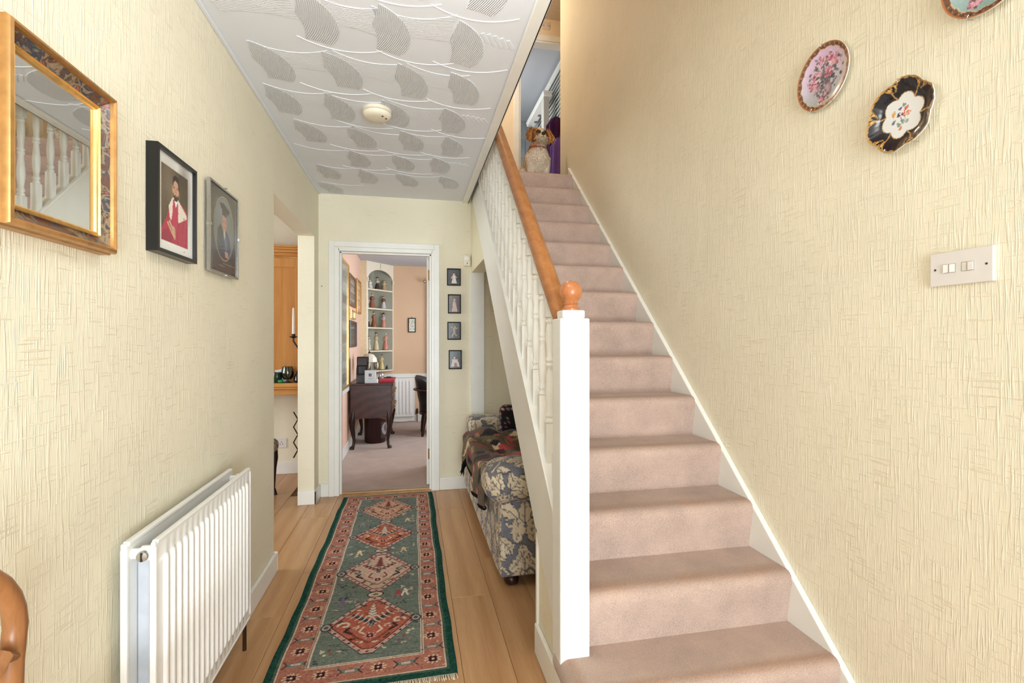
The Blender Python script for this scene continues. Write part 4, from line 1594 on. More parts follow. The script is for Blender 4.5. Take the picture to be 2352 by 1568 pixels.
for i in range(150):
    for yy, s_ in ((RYa, -1), (RYb, 1)):
        xx = RX0 + .006 + (rw - .012) * i / 149
        L = random.uniform(.018, .032) if s_ < 0 else random.uniform(.012, .02)
        dx_ = random.uniform(-.008, .008)
        sk = .012 * ((xx - RX0) / rw - .5)
        fr.add([(xx - .0018, yy + sk, .007), (xx + .0018, yy + sk, .007), (xx + dx_ + .0012, yy + sk + s_ * L, .002), (xx + dx_ - .0012, yy + sk + s_ * L, .002), (xx + dx_ / 2, yy + sk + s_ * L * .5, .009)], [(0, 1, 4), (1, 2, 4), (2, 3, 4), (3, 0, 4)])
fo = fr.build('fringe', plain('cream_fringe', (216, 204, 182), .9, .1), rug)
fo['kind'] = 'stuff'

# ---- decorative plates on the right wall


def plate(name, label, yc, zc, rad, ras, outline=None, depth=.020, tilt=0.0):
    """china plate hung on the right wall; raster is in plate coordinates 0..2 across"""
    t = thing(name, label, 'plate', (XR, yc, zc - rad))
    nr, na = 46, 150
    P = np.zeros((nr, na + 1, 3))
    cols = np.zeros((nr, na + 1, 3))
    for i in range(nr):
        f = i / (nr - 1)
        for j in range(na + 1):
            a_ = 2 * PI * j / na
            k = outline(a_) if outline else 1.0
            kk = 1 + (k - 1) * f ** 3
            rr = rad * f * kk
            d = .010 + depth * .55 * max(0, (f - .62) / .38) ** 1.4
            P[i, j] = (XR - d, yc - rr * math.cos(a_), zc + rr * math.sin(a_))
            cols[i, j] = ras.sample(np.array(1 + f * math.cos(a_ + tilt)), np.array(1 + f * math.sin(a_ + tilt)))
    grid_mesh('plate_face', P, cols, china, t, True, None, (-1, 0, 0))
    bk = MB()
    vs, fs = [], []
    for f, d in ((.45, .004), (.62, .006), (1.0, .010 + depth * .55 - .0035), (1.0, .010 + depth * .55)):
        for j in range(64):
            a_ = 2 * PI * j / 64
            k = outline(a_) if outline else 1.0
            rr = rad * f * (1 + (k - 1) * f ** 3)
            vs.append((XR - d, yc - rr * math.cos(a_), zc + rr * math.sin(a_)))
    for q_ in range(3):
        for j in range(64):
            j2 = (j + 1) % 64
            fs.append((q_ * 64 + j, q_ * 64 + j2, (q_ + 1) * 64 + j2, (q_ + 1) * 64 + j))
    fs.append(tuple(range(64)))
    bk.add(vs, fs)
    bk.build('plate_back', plain('china_white', (226, 222, 212), .25), t, smooth=40)
    for a_ in (PI / 2, -PI / 2 - .42, -PI / 2 + .42):
        k = outline(a_) if outline else 1.0
        e = Vector((0, -math.cos(a_), math.sin(a_)))
        c_ = Vector((XR, yc, zc)) + e * rad * k
        lip = .010 + depth * .55
        MB().tube([c_ + e * .002 + Vector((-.002, 0, 0)), c_ + e * .003 + Vector((-lip - .001, 0, 0)), c_ - e * .003 + Vector((-lip - .003, 0, 0)), c_ - e * .007 + Vector((-lip - .001, 0, 0))], .0012, 6).build('wire_clip', chrome, t, smooth=True)
    MB().lathe([(.012, 0), (.012, -.006)], (XR, yc, zc + .01), 14, 'X').build('hanger', brass, t)
    return t


def floral(seed, sky, dark=(96, 88, 96)):
    g = np.random.default_rng(seed)
    r = Ras(2, 2, 180, 180, (112, 76, 62))
    for i in range(60):       # rim scrollwork
        a_ = 2 * PI * i / 60
        r.ell(1 + .93 * math.cos(a_), 1 + .93 * math.sin(a_), .03, .018, (168, 134, 100) if i % 2 else (80, 50, 42), 1, a_)
    X, Y = r.X - 1, r.Y - 1
    rad, ang = np.hypot(X, Y), np.arctan2(Y, X)
    inner = .83 + .035 * np.abs(np.cos(ang * 8))
    r.img[rad < inner + .02] = (206, 176, 130)
    m = rad < inner
    base_ = np.array(sky, float)[None, :] * (1 - .18 * np.clip(-Y[m], 0, 1)[:, None]) + np.array((18, -8, 10.)) * np.clip(Y[m], -1, 1)[:, None]
    r.img[m] = base_

    def blob(cx, cy, s, n, cols, spread, rr):
        for _ in range(n):
            x_, y_ = cx + g.normal(0, spread), cy + g.normal(0, spread)
            if math.hypot(x_, y_) < .78:
                r.ell(1 + x_, 1 + y_, g.uniform(.4, 1) * rr, g.uniform(.4, 1) * rr, cols[g.integers(len(cols))], .85, g.uniform(0, 3))
    blob(.05, .15, 1, 150, [dark, (120, 116, 124), (74, 74, 84), (140, 134, 140)], .30, .06)
    blob(.1, -.15, 1, 60, [(70, 70, 78), (100, 96, 104)], .2, .06)
    for cx, cy in ((-.05, .52), (.18, .12), (-.28, .22), (.42, .30), (-.42, -.12), (-.45, .02), (.30, .45), (-.15, -.72)):
        blob(cx, cy, 1, 26, [(196, 112, 136), (222, 158, 176), (168, 78, 108), (238, 208, 214), (206, 132, 150)], .075, .055)
    r.ell(1.10, .56, .15, .21, (146, 120, 132)).ell(1.07, .60, .09, .15, (186, 164, 172), .9, 0, .5)
    r.ell(1.10, .78, .10, .05, (120, 96, 108))
    blob(-.12, -.62, 1, 40, [(190, 110, 130), (220, 176, 186), (110, 70, 80)], .10, .045)
    r.noise(5)
    edge = rad > .965
    r.img[edge] = (176, 110, 66)
    return r


plate('decorative_plate', 'round china plate painted with pink flowers in a vase, brown patterned rim', 1.427, 2.146, .1075, floral(5, (206, 192, 208)), tilt=-.1)
plate('decorative_plate', 'round plate with grey-blue painted scene and brown rim, high on the stair wall', .935, 2.155, .1075, floral(11, (186, 196, 208), (120, 132, 146)), tilt=.3)
r = Ras(2, 2, 220, 220, (14, 14, 30))
X, Y = r.X - 1, r.Y - 1
rad, ang = np.hypot(X, Y), np.arctan2(Y, X)
lob = .50 + .12 * np.abs(np.cos((ang - .26) * 3))
for i in range(6):
    a_ = .26 + PI / 6 + i * PI / 3
    for t_ in np.linspace(.52, .97, 16):
        b_2 = a_ + .10 * math.sin((t_ - .5) * 7)
        r.ell(1 + t_ * math.cos(b_2), 1 + t_ * math.sin(b_2), .022, .022, (190, 148, 84))
    for s_ in (-1, 1):
        for t_ in np.linspace(0, 1, 12):
            b_2 = a_ + s_ * (.05 + .16 * t_)
            r.ell(1 + (.78 + .17 * t_) * math.cos(b_2), 1 + (.78 + .17 * t_) * math.sin(b_2), .02, .02, (176, 130, 70))
        r.ell(1 + .90 * math.cos(a_ + s_ * .11), 1 + .90 * math.sin(a_ + s_ * .11), .045, .03, (206, 168, 100), 1, a_)
r.img[(rad > .955)] = (184, 140, 76)
r.img[(rad < lob + .022)] = (188, 146, 84)
r.img[(rad < lob)] = (238, 238, 236)
g = np.random.default_rng(2)
for cx, cy, s_, cs in ((.02, .02, .10, [(206, 84, 80), (232, 150, 130), (180, 50, 56)]), (-.26, .10, .09, [(232, 176, 92), (214, 150, 70)]), (.12, .16, .08, [(206, 96, 100), (226, 140, 120)]), (.18, .0, .08, [(236, 170, 120), (220, 130, 90)]), (-.10, .04, .08, [(74, 78, 112), (96, 100, 130)]), (-.26, -.12, .06, [(96, 100, 136), (130, 140, 160)]), (0, -.16, .10, [(150, 166, 166), (120, 140, 132), (186, 196, 196)]), (.14, -.20, .06, [(140, 160, 150), (170, 180, 180)]), (-.12, -.24, .05, [(150, 166, 150), (120, 134, 120)]), (-.06, -.36, .04, [(206, 90, 84), (220, 150, 100)]), (.06, .28, .05, [(130, 146, 120), (150, 160, 140)]), (-.06, .22, .04, [(96, 100, 130)])):
    for _ in range(18):
        r.ell(1 + cx + g.normal(0, s_ * .4), 1 + cy + g.normal(0, s_ * .4), g.uniform(.012, .034), g.uniform(.012, .028), cs[g.integers(len(cs))], .95, g.uniform(0, 3))
plate('decorative_plate', 'ornate black and gold scalloped plate with white centre and flower spray', 1.155, 1.895, .099, r, outline=lambda a_: 1 + .035 * math.cos(6 * (a_ - .26)) + .012 * math.cos(12 * a_ + 1) + .008 * math.cos(30 * a_), depth=.030)

# ================================================================== SOFA UNDER THE STAIRS
# damask design on a repeat of 0.42 x 0.56 m
GRD, LEAF, LEAF2, VEIN = (112, 110, 116), (214, 196, 166), (192, 172, 142), (104, 98, 98)
dm = Ras(.42, .56, 210, 280, GRD)


def wrapdraw(fn):
    for ox in (-.42, 0, .42):
        for oy in (-.56, 0, .56):
            fn(ox, oy)


def leafshape(cx, cy, ang, L, wd, lobes=4, curl=.5):
    """lobed acanthus leaf along a curved rib"""
    L, wd = L * 1.18, wd * 1.32
    rib = []
    x_, y_, a_ = cx, cy, ang
    n = 16
    for i in range(n + 1):
        rib.append((x_, y_, a_))
        x_ += L / n * math.cos(a_)
        y_ += L / n * math.sin(a_)
        a_ += curl / n
    left, right = [], []
    for i, (x_, y_, a_) in enumerate(rib):
        t_ = i / n
        env = math.sin(PI * min(1, t_ * 1.02 + .06)) ** .8
        wv_ = wd * env * (.72 + .34 * abs(math.sin(t_ * PI * lobes)))
        left.append((x_ - math.sin(a_) * wv_, y_ + math.cos(a_) * wv_))
        right.append((x_ + math.sin(a_) * wv_, y_ - math.cos(a_) * wv_))
    poly = left + right[::-1]

    def f(ox, oy):
        q_ = [(a + ox, b + oy) for a, b in poly]
        c0 = np.mean(q_, axis=0)
        dm.poly([(c0[0] + (a - c0[0]) * 1.10, c0[1] + (b - c0[1]) * 1.10) for a, b in q_], (88, 84, 90))
        dm.poly(q_, LEAF)
        dm.poly([(a + ox, b + oy) for a, b in left] + [(a + ox, b + oy) for a, b, _ in rib[::-1]], LEAF2, .55)
        dm.line([(a + ox, b + oy) for a, b, _ in rib], .0042, VEIN)
        for i in range(3, n - 1, 3):
            x_, y_, a_ = rib[i]
            for s_ in (-1, 1):
                b2 = a_ + s_ * .8
                dm.line([(x_ + ox, y_ + oy), (x_ + ox + wd * .6 * math.cos(b2), y_ + oy + wd * .6 * math.sin(b2))], .0026, VEIN, .8)
    wrapdraw(f)


def scroll(pts, wd):
    def f(ox, oy):
        q_ = [(a + ox, b + oy) for a, b in pts]
        dm.line(q_, wd * 1.6, (88, 84, 90))
        dm.line(q_, wd, LEAF)
        dm.line(q_, wd * .22, VEIN)
    wrapdraw(f)


def spiral(cx, cy, r0, turns, dirn, a0):
    return [(cx + r0 * (1 - .78 * t) * math.cos(a0 + dirn * turns * 2 * PI * t), cy + r0 * (1 - .78 * t) * math.sin(a0 + dirn * turns * 2 * PI * t)) for t in np.linspace(0, 1, 26)]


for s_, ox in ((1, .105), (-1, .315)):
    scroll([(ox + s_ * .09 * math.sin(2 * PI * t), .56 * t) for t in np.linspace(0, 1, 30)], .012)
    scroll(spiral(ox + s_ * .03, .16, .060, 1.2, s_, PI / 2), .010)
    scroll(spiral(ox - s_ * .035, .44, .052, 1.2, -s_, -PI / 2), .010)
for (cx, cy, an, L, wd, lb, cu) in ((.02, .02, 1.2, .17, .034, 4, .9), (.40, .04, 1.9, .17, .034, 4, -.9), (.21, .04, 1.57, .15, .028, 3, .0), (.10, .26, .5, .14, .030, 4, 1.0), (.32, .26, 2.6, .14, .030, 4, -1.0),
                                    (.05, .34, 2.0, .13, .028, 4, -1.2), (.37, .34, 1.1, .13, .028, 4, 1.2), (.18, .30, 2.2, .09, .02, 3, .8), (.24, .30, .94, .09, .02, 3, -.8), (.21, .38, 1.57, .16, .036, 4, 0), (.13, .48, -.6, .11, .024, 3, .8), (.29, .48, 3.74, .11, .024, 3, -.8), (.0, .20, 1.57, .12, .03, 3, .3)):
    leafshape(cx, cy, an, L, wd, lb, cu)
for (cx, cy, an, L, wd, lb, cu) in ((.12, .10, .2, .10, .022, 3, 1.4), (.30, .10, 2.94, .10, .022, 3, -1.4), (.04, .46, .9, .12, .026, 3, -1.0), (.38, .46, 2.24, .12, .026, 3, 1.0), (.14, .36, 3.6, .10, .022, 3, .9), (.28, .36, -.46, .10, .022, 3, -.9), (.0, .08, 1.57, .10, .024, 3, 0), (.08, .20, 2.6, .09, .02, 3, -.8), (.34, .20, .54, .09, .02, 3, .8), (.0, .44, 1.57, .10, .026, 3, 0), (.16, .53, 1.0, .09, .02, 3, 1.1), (.26, .53, 2.14, .09, .02, 3, -1.1)):
    leafshape(cx, cy, an, L, wd, lb, cu)
for k in range(5):
    for s_ in (-1, 1):
        leafshape(.21, .20, 1.57 + s_ * (.25 + .32 * k), .085 - .006 * k, .011, 1, -s_ * .3)
dm.noise(4)


def soft_block(name, x0, x1, y0, y1, z0, z1, rad, mat, parent, ras=None, res=.007, puff=None, uvo=(0, 0), fn=None, label=None):
    """rounded upholstered block; the woven design is laid on each side"""
    c = np.array([(x0 + x1) / 2, (y0 + y1) / 2, (z0 + z1) / 2])
    h = np.array([x1 - x0, y1 - y0, z1 - z0]) / 2
    verts, faces, cols, key = [], [], [], {}
    for ax in range(3):
        b_, d_ = (ax + 1) % 3, (ax + 2) % 3
        nb_, nd_ = max(6, int(2 * h[b_] / res)), max(6, int(2 * h[d_] / res))
        for sg in (-1, 1):
            S_, T_ = np.meshgrid(np.linspace(-1, 1, nb_ + 1), np.linspace(-1, 1, nd_ + 1))
            p = np.zeros(S_.shape + (3,))
            p[..., ax] = sg
            p[..., b_] = S_
            p[..., d_] = T_
            q_ = p * h
            core = np.clip(q_, -(h - rad), h - rad)
            n_ = q_ - core
            ln_ = np.linalg.norm(n_, axis=-1, keepdims=True)
            q_ = core + n_ / np.maximum(ln_, 1e-9) * rad
            q_ = np.where(ln_ > 1e-9, q_, p * h)
            if puff is not None:
                q_ = puff(q_, h)
            wp = q_ + c
            if fn is not None:
                cc = fn(wp, ax)
            else:
                hor, ver = (wp[..., 1], wp[..., 2]) if ax == 0 else ((wp[..., 0], wp[..., 2]) if ax == 1 else (wp[..., 1], wp[..., 0]))
                cc = ras.sample(hor + uvo[0] + 9, ver + uvo[1] + 9, True)
            b0 = len(verts)
            flat = wp.reshape(-1, 3)
            ids = []
            for v_ in np.round(flat, 5):
                k_ = tuple(v_)
                if k_ not in key:
                    key[k_] = len(verts)
                    verts.append(k_)
                ids.append(key[k_])
            ids = np.array(ids).reshape(S_.shape)
            a_ = np.stack([ids[:-1, :-1], ids[:-1, 1:], ids[1:, 1:], ids[1:, :-1]], -1)
            ca = np.stack([cc[:-1, :-1], cc[:-1, 1:], cc[1:, 1:], cc[1:, :-1]], -2)
            if sg < 0:
                a_, ca = a_[..., ::-1], ca[..., ::-1, :]
            faces.append(a_.reshape(-1, 4))
            cols.append(ca.reshape(-1, 3))
    F_, C_ = np.concatenate(faces), np.concatenate(cols)
    me = bpy.data.meshes.new(name)
    nf = len(F_)
    me.vertices.add(len(verts))
    me.vertices.foreach_set('co', np.array(verts, np.float32).ravel())
    me.loops.add(nf * 4)
    me.loops.foreach_set('vertex_index', F_.astype(np.int32).ravel())
    me.polygons.add(nf)
    me.polygons.foreach_set('loop_start', np.arange(0, nf * 4, 4, dtype=np.int32))
    me.update(calc_edges=True)
    me.polygons.foreach_set('use_smooth', np.ones(nf, bool))
    set_cols(me, C_, 'CORNER')
    me.materials.append(mat)
    me.validate()
    o = bpy.data.objects.new(name, me)
    put(o, parent)
    if label:
        o['label'] = label
    return o


SX0, SY0, SY1 = .428, 2.415, 4.105
sofa = thing('sofa', 'low two-seat sofa in blue-grey and beige leaf damask under the stairs', 'sofa', (.85, 3.26, 0))
soft_block('seat_base', SX0, 1.28, SY0 + .06, SY1 - .02, .065, .40, .02, damask, sofa, dm, .008)
soft_block('arm', SX0 + .004, 1.26, SY0, SY0 + .21, .065, .52, .02, damask, sofa, dm, .006, uvo=(.1, .06))


def puff_arm(q_, h):
    t = np.clip((q_[..., 0] + h[0]) / .2, 0, 1)
    k = .72 + .28 * np.sqrt(np.clip(1 - (1 - t) ** 2, 0, 1))
    q_ = q_.copy()
    q_[..., 1] *= k
    q_[..., 2] = q_[..., 2] * (.80 + .20 * k) - .010 * (1 - t)
    return q_


soft_block('arm_roll', SX0 - .075, 1.26, SY0 - .055, SY0 + .245, .435, .640, .098, damask, sofa, dm, .006, puff_arm, (.0, .30))
soft_block('arm', SX0 + .01, 1.26, SY1 - .26, SY1, .065, .642, .055, damask, sofa, dm, .007, uvo=(.2, .02))
soft_block('seat_cushion', SX0 - .005, 1.08, SY0 + .19, (SY0 + SY1) / 2 - .005, .385, .500, .045, damask, sofa, dm, .008)
soft_block('seat_cushion', SX0 - .005, 1.08, (SY0 + SY1) / 2 + .005, SY1 - .24, .385, .500, .045, damask, sofa, dm, .008, uvo=(.2, .1))
soft_block('backrest', 1.06, 1.30, SY0 + .02, SY1 - .02, .065, .74, .06, damask, sofa, dm, .012)
for xx, yy in ((SX0 + .075, SY0 + .075), (SX0 + .075, SY1 - .075), (1.2, SY0 + .075), (1.2, SY1 - .075)):
    MB().lathe([(.018, 0), (.034, .008), (.041, .026), (.036, .045), (.024, .056), (.026, .070)], (xx, yy, 0), 20).build('foot', mahogany_z, sofa, smooth=40)

# throw over the seat
th = thing('throw_blanket', 'patchwork kilim throw in red, black and beige heaped on the sofa seat', 'blanket', (.62, 3.3, .5))
g = np.random.default_rng(21)
tr = Ras(1.0, 1.0, 150, 150, (96, 78, 60))
for _ in range(190):
    x_, y_ = g.uniform(0, 1), g.uniform(0, 1)
    c_ = [(176, 66, 66), (34, 28, 30), (206, 178, 140), (128, 60, 54), (96, 84, 58), (190, 92, 84), (60, 44, 40), (140, 116, 84)][g.integers(8)]
    s_, s2 = g.uniform(.03, .10), g.uniform(.02, .05)
    tr.poly([(x_ - s_, y_), (x_, y_ - s2), (x_ + s_, y_), (x_, y_ + s2)] if g.random() < .6 else [(x_ - s_ * .6, y_ - s2), (x_ + s_ * .6, y_ - s2), (x_ + s_ * .6, y_ + s2), (x_ - s_ * .6, y_ + s2)], c_)
tr.noise(5)
nx_, ny_ = 90, 110
S_, T_ = np.meshgrid(np.linspace(0, 1, nx_), np.linspace(0, 1, ny_))
P = np.zeros((ny_, nx_, 3))
# s: from the front edge (hanging over) to the back, t: along the sofa
along = 2.70 + (3.80 - 2.70) * T_
run = -.19 + 1.0 * S_ * .75
edge = .075 + .02 * np.sin(T_ * 9) + .045 * np.sin(T_ * 3.1 + .6)
over = np.clip(-(run + .0), 0, None)
P[..., 0] = np.where(run < 0, SX0 - .030 - .018 * np.sin(T_ * 23) * np.clip(over / .1, 0, 1), SX0 - .030 + run) + .03 * np.sin(T_ * 5) * (S_ > .3)
top = .515 + .045 * np.sin(T_ * 11 + S_ * 4) * np.sin(S_ * 6 + 1) + .030 * np.sin(S_ * 17 + T_ * 9) * np.clip(run * 6, 0, 1) + .055 * np.exp(-((T_ - .75) / .22) ** 2 - ((S_ - .45) / .3) ** 2)
P[..., 2] = np.where(run < 0, top - over * (1 + .35 * np.sin(T_ * 7)), top)
P[..., 1] = along + .03 * np.sin(S_ * 8)
P[..., 2] = np.maximum(P[..., 2], .30)
cc = tr.sample(S_ * .999, T_ * .999)
o = grid_mesh('cloth', P, cc, cloth_attr, th, True, None, (0, 0, 1))
sol = o.modifiers.new('thick', 'SOLIDIFY')
sol.thickness = .012
sol.offset = 1.0
hem = MB()
hem.tube([tuple(P[j, 0] + np.array([-.004, 0, .0])) for j in range(0, ny_, 3)], .013, 8)
hem.build('black_hem', plain('black_wool', (22, 18, 20), .95, .1), th, smooth=True)
frg = MB()
for i in range(26):
    j = int(ny_ * (.72 + .25 * random.random()))
    p0 = Vector(P[j, 0])
    frg.tube([p0, p0 + Vector((random.uniform(-.03, 0), random.uniform(-.03, .02), -random.uniform(.03, .07)))], [.006, .002], 5)
frg.build('tassels', plain('black_wool', (22, 18, 20)), th, smooth=True)['kind'] = 'stuff'


def dark_floral(wp, ax):
    k = np.sin(wp[..., 0] * 83 + wp[..., 2] * 37) * np.sin(wp[..., 1] * 71 + wp[..., 0] * 29) * np.sin(wp[..., 2] * 93 + wp[..., 1] * 17)
    c_ = np.zeros(wp.shape) + np.array((30, 24, 28.))
    c_[k > .28] = (132, 74, 78)
    c_[k < -.30] = (110, 100, 84)
    c_[(k > .55)] = (176, 140, 130)
    return c_


def puff_cushion(q_, h):
    q_ = q_.copy()
    f = (1 - (q_[..., 0] / h[0]) ** 2 * .55) * (1 - (q_[..., 2] / h[2]) ** 2 * .55)
    q_[..., 1] = q_[..., 1] * (.25 + .75 * f)
    return q_


cush = thing('cushion', 'black cushion with small floral print leaning at the far end of the sofa', 'cushion', (.88, 3.72, .5))
soft_block('cushion_cover', .66, 1.02, 3.62, 3.80, .52, .76, .05, cloth_attr, cush, None, .010, puff_cushion, fn=dark_floral)

# ================================================================== THE DOG ON THE LANDING
dc = W(1240, 395, Y=4.33)
dx0, dy0, dz0 = dc.x, 4.40, UP
dog = thing('dog', 'small shaggy white and tan dog sitting at the top of the stairs', 'dog', (dx0, dy0, dz0))


def blob_body():
    m = MB()
    e = m.ell
    # chest, belly, haunches, shoulders, neck, head, muzzle   (x right, y away from camera, z up)
    e((0, .05, .20), .110, .120, .150, 20, 14)
    e((0, -.005, .225), .098, .075, .125, 20, 14)
    e((.01, .16, .14), .120, .130, .135, 20, 14)
    e((-.095, .15, .085), .055, .10, .085, 16, 10)
    e((.100, .15, .085), .055, .10, .085, 16, 10)
    e((0, .0, .325), .072, .070, .075, 18, 12)
    e((0, -.030, .415), .072, .070, .066, 20, 14)
    e((0, -.020, .445), .056, .055, .042, 18, 12)
    e((0, -.090, .390), .038, .042, .032, 18, 12)
    e((0, -.085, .366), .030, .034, .022, 16, 10)
    for s in (-1, 1):
        e((s * .036, -.080, .378), .024, .030, .026, 14, 10)
        e((s * .028, -.078, .432), .020, .020, .016, 12, 8)
        # front legs
        m.tube([(s * .072, .01, .24), (s * .070, -.005, .15), (s * .068, -.012, .07), (s * .068, -.018, .02)], [.050, .040, .032, .030], 14)
        e((s * .068, -.040, .022), .034, .048, .022, 14, 10)
        # hind paws
        e((s * .115, .06, .022), .034, .060, .022, 14, 10)
    m.tube([(0, .27, .06), (.05, .33, .05), (.10, .34, .06)], [.03, .025, .012], 10)
    return m


bo = blob_body().build('body_tmp', fur_mat)
rm = bo.modifiers.new('join', 'REMESH')
rm.mode = 'VOXEL'
rm.voxel_size = .0065
sm = bo.modifiers.new('soft', 'SMOOTH')
sm.iterations = 6
dg = bpy.context.evaluated_depsgraph_get()
me = bpy.data.meshes.new_from_object(bo.evaluated_get(dg))
bpy.data.objects.remove(bo)
nv = len(me.vertices)
co = np.zeros(nv * 3, np.float32)
me.vertices.foreach_get('co', co)
co = co.reshape(-1, 3)


def dog_col(p):
    x_, y_, z_ = p[:, 0], p[:, 1], p[:, 2]
    white, tan, dark = np.array((228, 212, 190.)), np.array((190, 134, 76.)), np.array((92, 62, 40.))
    c_ = np.zeros((len(p), 3)) + white
    head = z_ > .355
    side = head & (np.abs(x_) > .030) & (y_ > -.085)
    c_[head] = (222, 196, 158)
    c_[side] = tan
    c_[head & (np.abs(x_) < .016) & (z_ > .40)] = (236, 220, 194)
    c_[(np.hypot(np.abs(x_) - .030, z_ - .424) < .019) & (y_ < -.05)] = dark
    c_[(np.hypot(np.abs(x_) - .034, z_ - .400) < .016) & (y_ < -.06)] = (150, 104, 64)
    c_[(z_ > .345) & (z_ < .40) & (np.abs(x_) < .04) & (y_ < -.08)] = (214, 194, 166)
    c_[(z_ > .29) & (z_ < .345) & (x_ < -.03)] = (206, 158, 118)
    c_ += rng.normal(0, 7, (len(p), 1))
    return c_


cv = dog_col(co)
set_cols(me, cv)
me.materials.clear()
me.materials.append(fur_mat)
me.polygons.foreach_set('use_smooth', np.ones(len(me.polygons), bool))
body = bpy.data.objects.new('body', me)
put(body, dog)
OFF = Matrix.Translation((dx0, dy0, dz0 + .004)) @ Matrix.Rotation(math.radians(7), 4, 'Z') @ Matrix.Scale(1.04, 4)
body.matrix_world = OFF


def dog_part(mb, name, mat, smooth=True, parent=None):
    mb.v = [tuple(OFF @ Vector(v)) for v in mb.v]
    return mb.build(name, mat, parent or dog, smooth=smooth)


eye_m = plain('dog_eye', (18, 12, 10), .12, .6)
nose_m = plain('dog_nose', (16, 13, 14), .35, .5)
for s in (-1, 1):
    dog_part(MB().ell((s * .030, -.094, .424), .0095, .007, .0095, 14, 10), 'eye', eye_m)
dog_part(MB().ell((0, -.130, .396), .018, .012, .015, 16, 10).ell((0, -.131, .388), .010, .009, .010, 12, 8), 'nose', nose_m)
dog_part(MB().tube([(-.022, -.108, .372), (-.008, -.120, .370), (0, -.122, .374), (.008, -.120, .370), (.022, -.108, .372)], .0035, 6), 'mouth', nose_m)
ear_m = plain('tan_ear_fur', (186, 126, 68), .9, .1, var=.25, scale=90)
for s in (-1, 1):
    em = MB()
    pts = [(s * .050, -.025, .462), (s * .078, -.032, .450), (s * .094, -.038, .418), (s * .096, -.044, .380), (s * .088, -.048, .350)]
    em.tube(pts, [.016, .026, .032, .030, .012], 12, flat=.55)
    dog_part(em, 'ear', ear_m)
dog_part(MB().tube([(.070 * math.cos(a_), .002 + .070 * math.sin(a_), .318 - .012 * math.sin(a_) * -1) for a_ in [2 * PI * i / 28 for i in range(28)]], .007, 8, True), 'collar', plain('red_collar', (150, 74, 60), .6))
tagm = dog_part(MB().lathe([(.012, -.001), (.012, .002)], (0, -.088, .285), 16, 'Y').tube([(0, -.080, .31), (0, -.086, .296)], .003, 6), 'collar_tag', plain('tag_silver', (196, 186, 172), .3, .5, .6))

# shaggy coat: short tapering locks over the body
nrm = np.zeros(nv * 3, np.float32)
me.vertices.foreach_get('normal', nrm)
nrm = nrm.reshape(-1, 3)
sel = rng.choice(nv, size=min(nv, 9000), replace=False)
vs, fs, cs = [], [], []
for i in sel:
    p, n_ = co[i], nrm[i]
    hd = p[2] > .33
    if math.hypot(abs(p[0]) - .030, p[2] - .424) < .013 and p[1] < -.06:
        continue
    if p[1] < -.115 and p[2] > .375:
        continue
    L = (.024 if hd else .015) * rng.uniform(.6, 1.3)
    if p[2] < .385 and p[2] > .33 and p[1] < -.05:
        L *= 1.7
    dr = n_ * .55 + np.array([rng.normal(0, .25), rng.normal(0, .2), -.75 + rng.normal(0, .15)])
    dr /= np.linalg.norm(dr) + 1e-6
    sd = np.cross(dr, n_)
    sd /= np.linalg.norm(sd) + 1e-6
    w_ = .0022
    b_0 = len(vs)
    root = p - n_ * .001
    vs += [root - sd * w_, root + sd * w_, root + dr * L * .6 + n_ * .0025 + sd * w_ * .6, root + dr * L * .6 + n_ * .0025 - sd * w_ * .6, root + dr * L + n_ * .001]
    fs += [(b_0, b_0 + 1, b_0 + 2, b_0 + 3), (b_0 + 3, b_0 + 2, b_0 + 4)]
    c_ = cv[i] * rng.uniform(.86, 1.08)
    cs += [c_ * .9, c_ * .9, c_, c_, c_ * 1.04]
for s in (-1, 1):          # long hair of the drop ears
    for _ in range(260):
        t_ = rng.uniform(0, 1)
        p = np.array([s * (.052 + .044 * min(1, t_ * 1.6)), -.026 - .022 * t_, .474 - .100 * t_ ** 1.2]) + rng.normal(0, .010, 3) * np.array([.8, 1, .6])
        dr = np.array([s * rng.normal(.12, .12), rng.normal(-.25, .15), -1])
        dr /= np.linalg.norm(dr)
        L = rng.uniform(.018, .036)
        sd = np.array([-.9 * 1, s * .35, 0]) * .0024
        fr_ = np.array([s * .020, -.016, 0])
        b_0 = len(vs)
        vs += [p + fr_ - sd, p + fr_ + sd, p + fr_ * 1.1 + dr * L * .6 + sd * .7, p + fr_ * 1.1 + dr * L * .6 - sd * .7, p + fr_ + dr * L]
        fs += [(b_0, b_0 + 1, b_0 + 2, b_0 + 3), (b_0 + 3, b_0 + 2, b_0 + 4)]
        c_ = np.array([(196, 138, 78), (176, 118, 62), (212, 160, 102), (150, 98, 52)][rng.integers(4)], float)
        cs += [c_ * .85, c_ * .85, c_, c_, c_ * 1.06]
fm_ = bpy.data.meshes.new('coat')
fm_.from_pydata([tuple(OFF @ Vector(v)) for v in vs], [], fs)
set_cols(fm_, np.array(cs))
fm_.materials.append(fur_mat)
co_ = bpy.data.objects.new('coat', fm_)
put(co_, dog)
co_['kind'] = 'stuff'

# ================================================================== UPSTAIRS
p = W(1254, 60, Y=YLW)
us = thing('wall_plate', 'square switch plate above the bathroom door on the landing', 'switch', (p.x, YLW, p.z))
MB().box(p.x - .043, p.x + .043, YLW - .010, YLW, p.z - .043, p.z + .043).build('plate', plain('peach_white_plastic', (224, 206, 186), .45), us, bevel=.002)
for s in (-1, 1):
    MB().lathe([(.005, 0), (.005, -.002)], (p.x + s * .030, YLW - .010, p.z), 10, 'Y').build('screw', brass, us)
MB().box(p.x - .008, p.x + .008, YLW - .014, YLW - .009, p.z - .012, p.z + .012).build('rocker', white_plastic, us, bevel=.001)

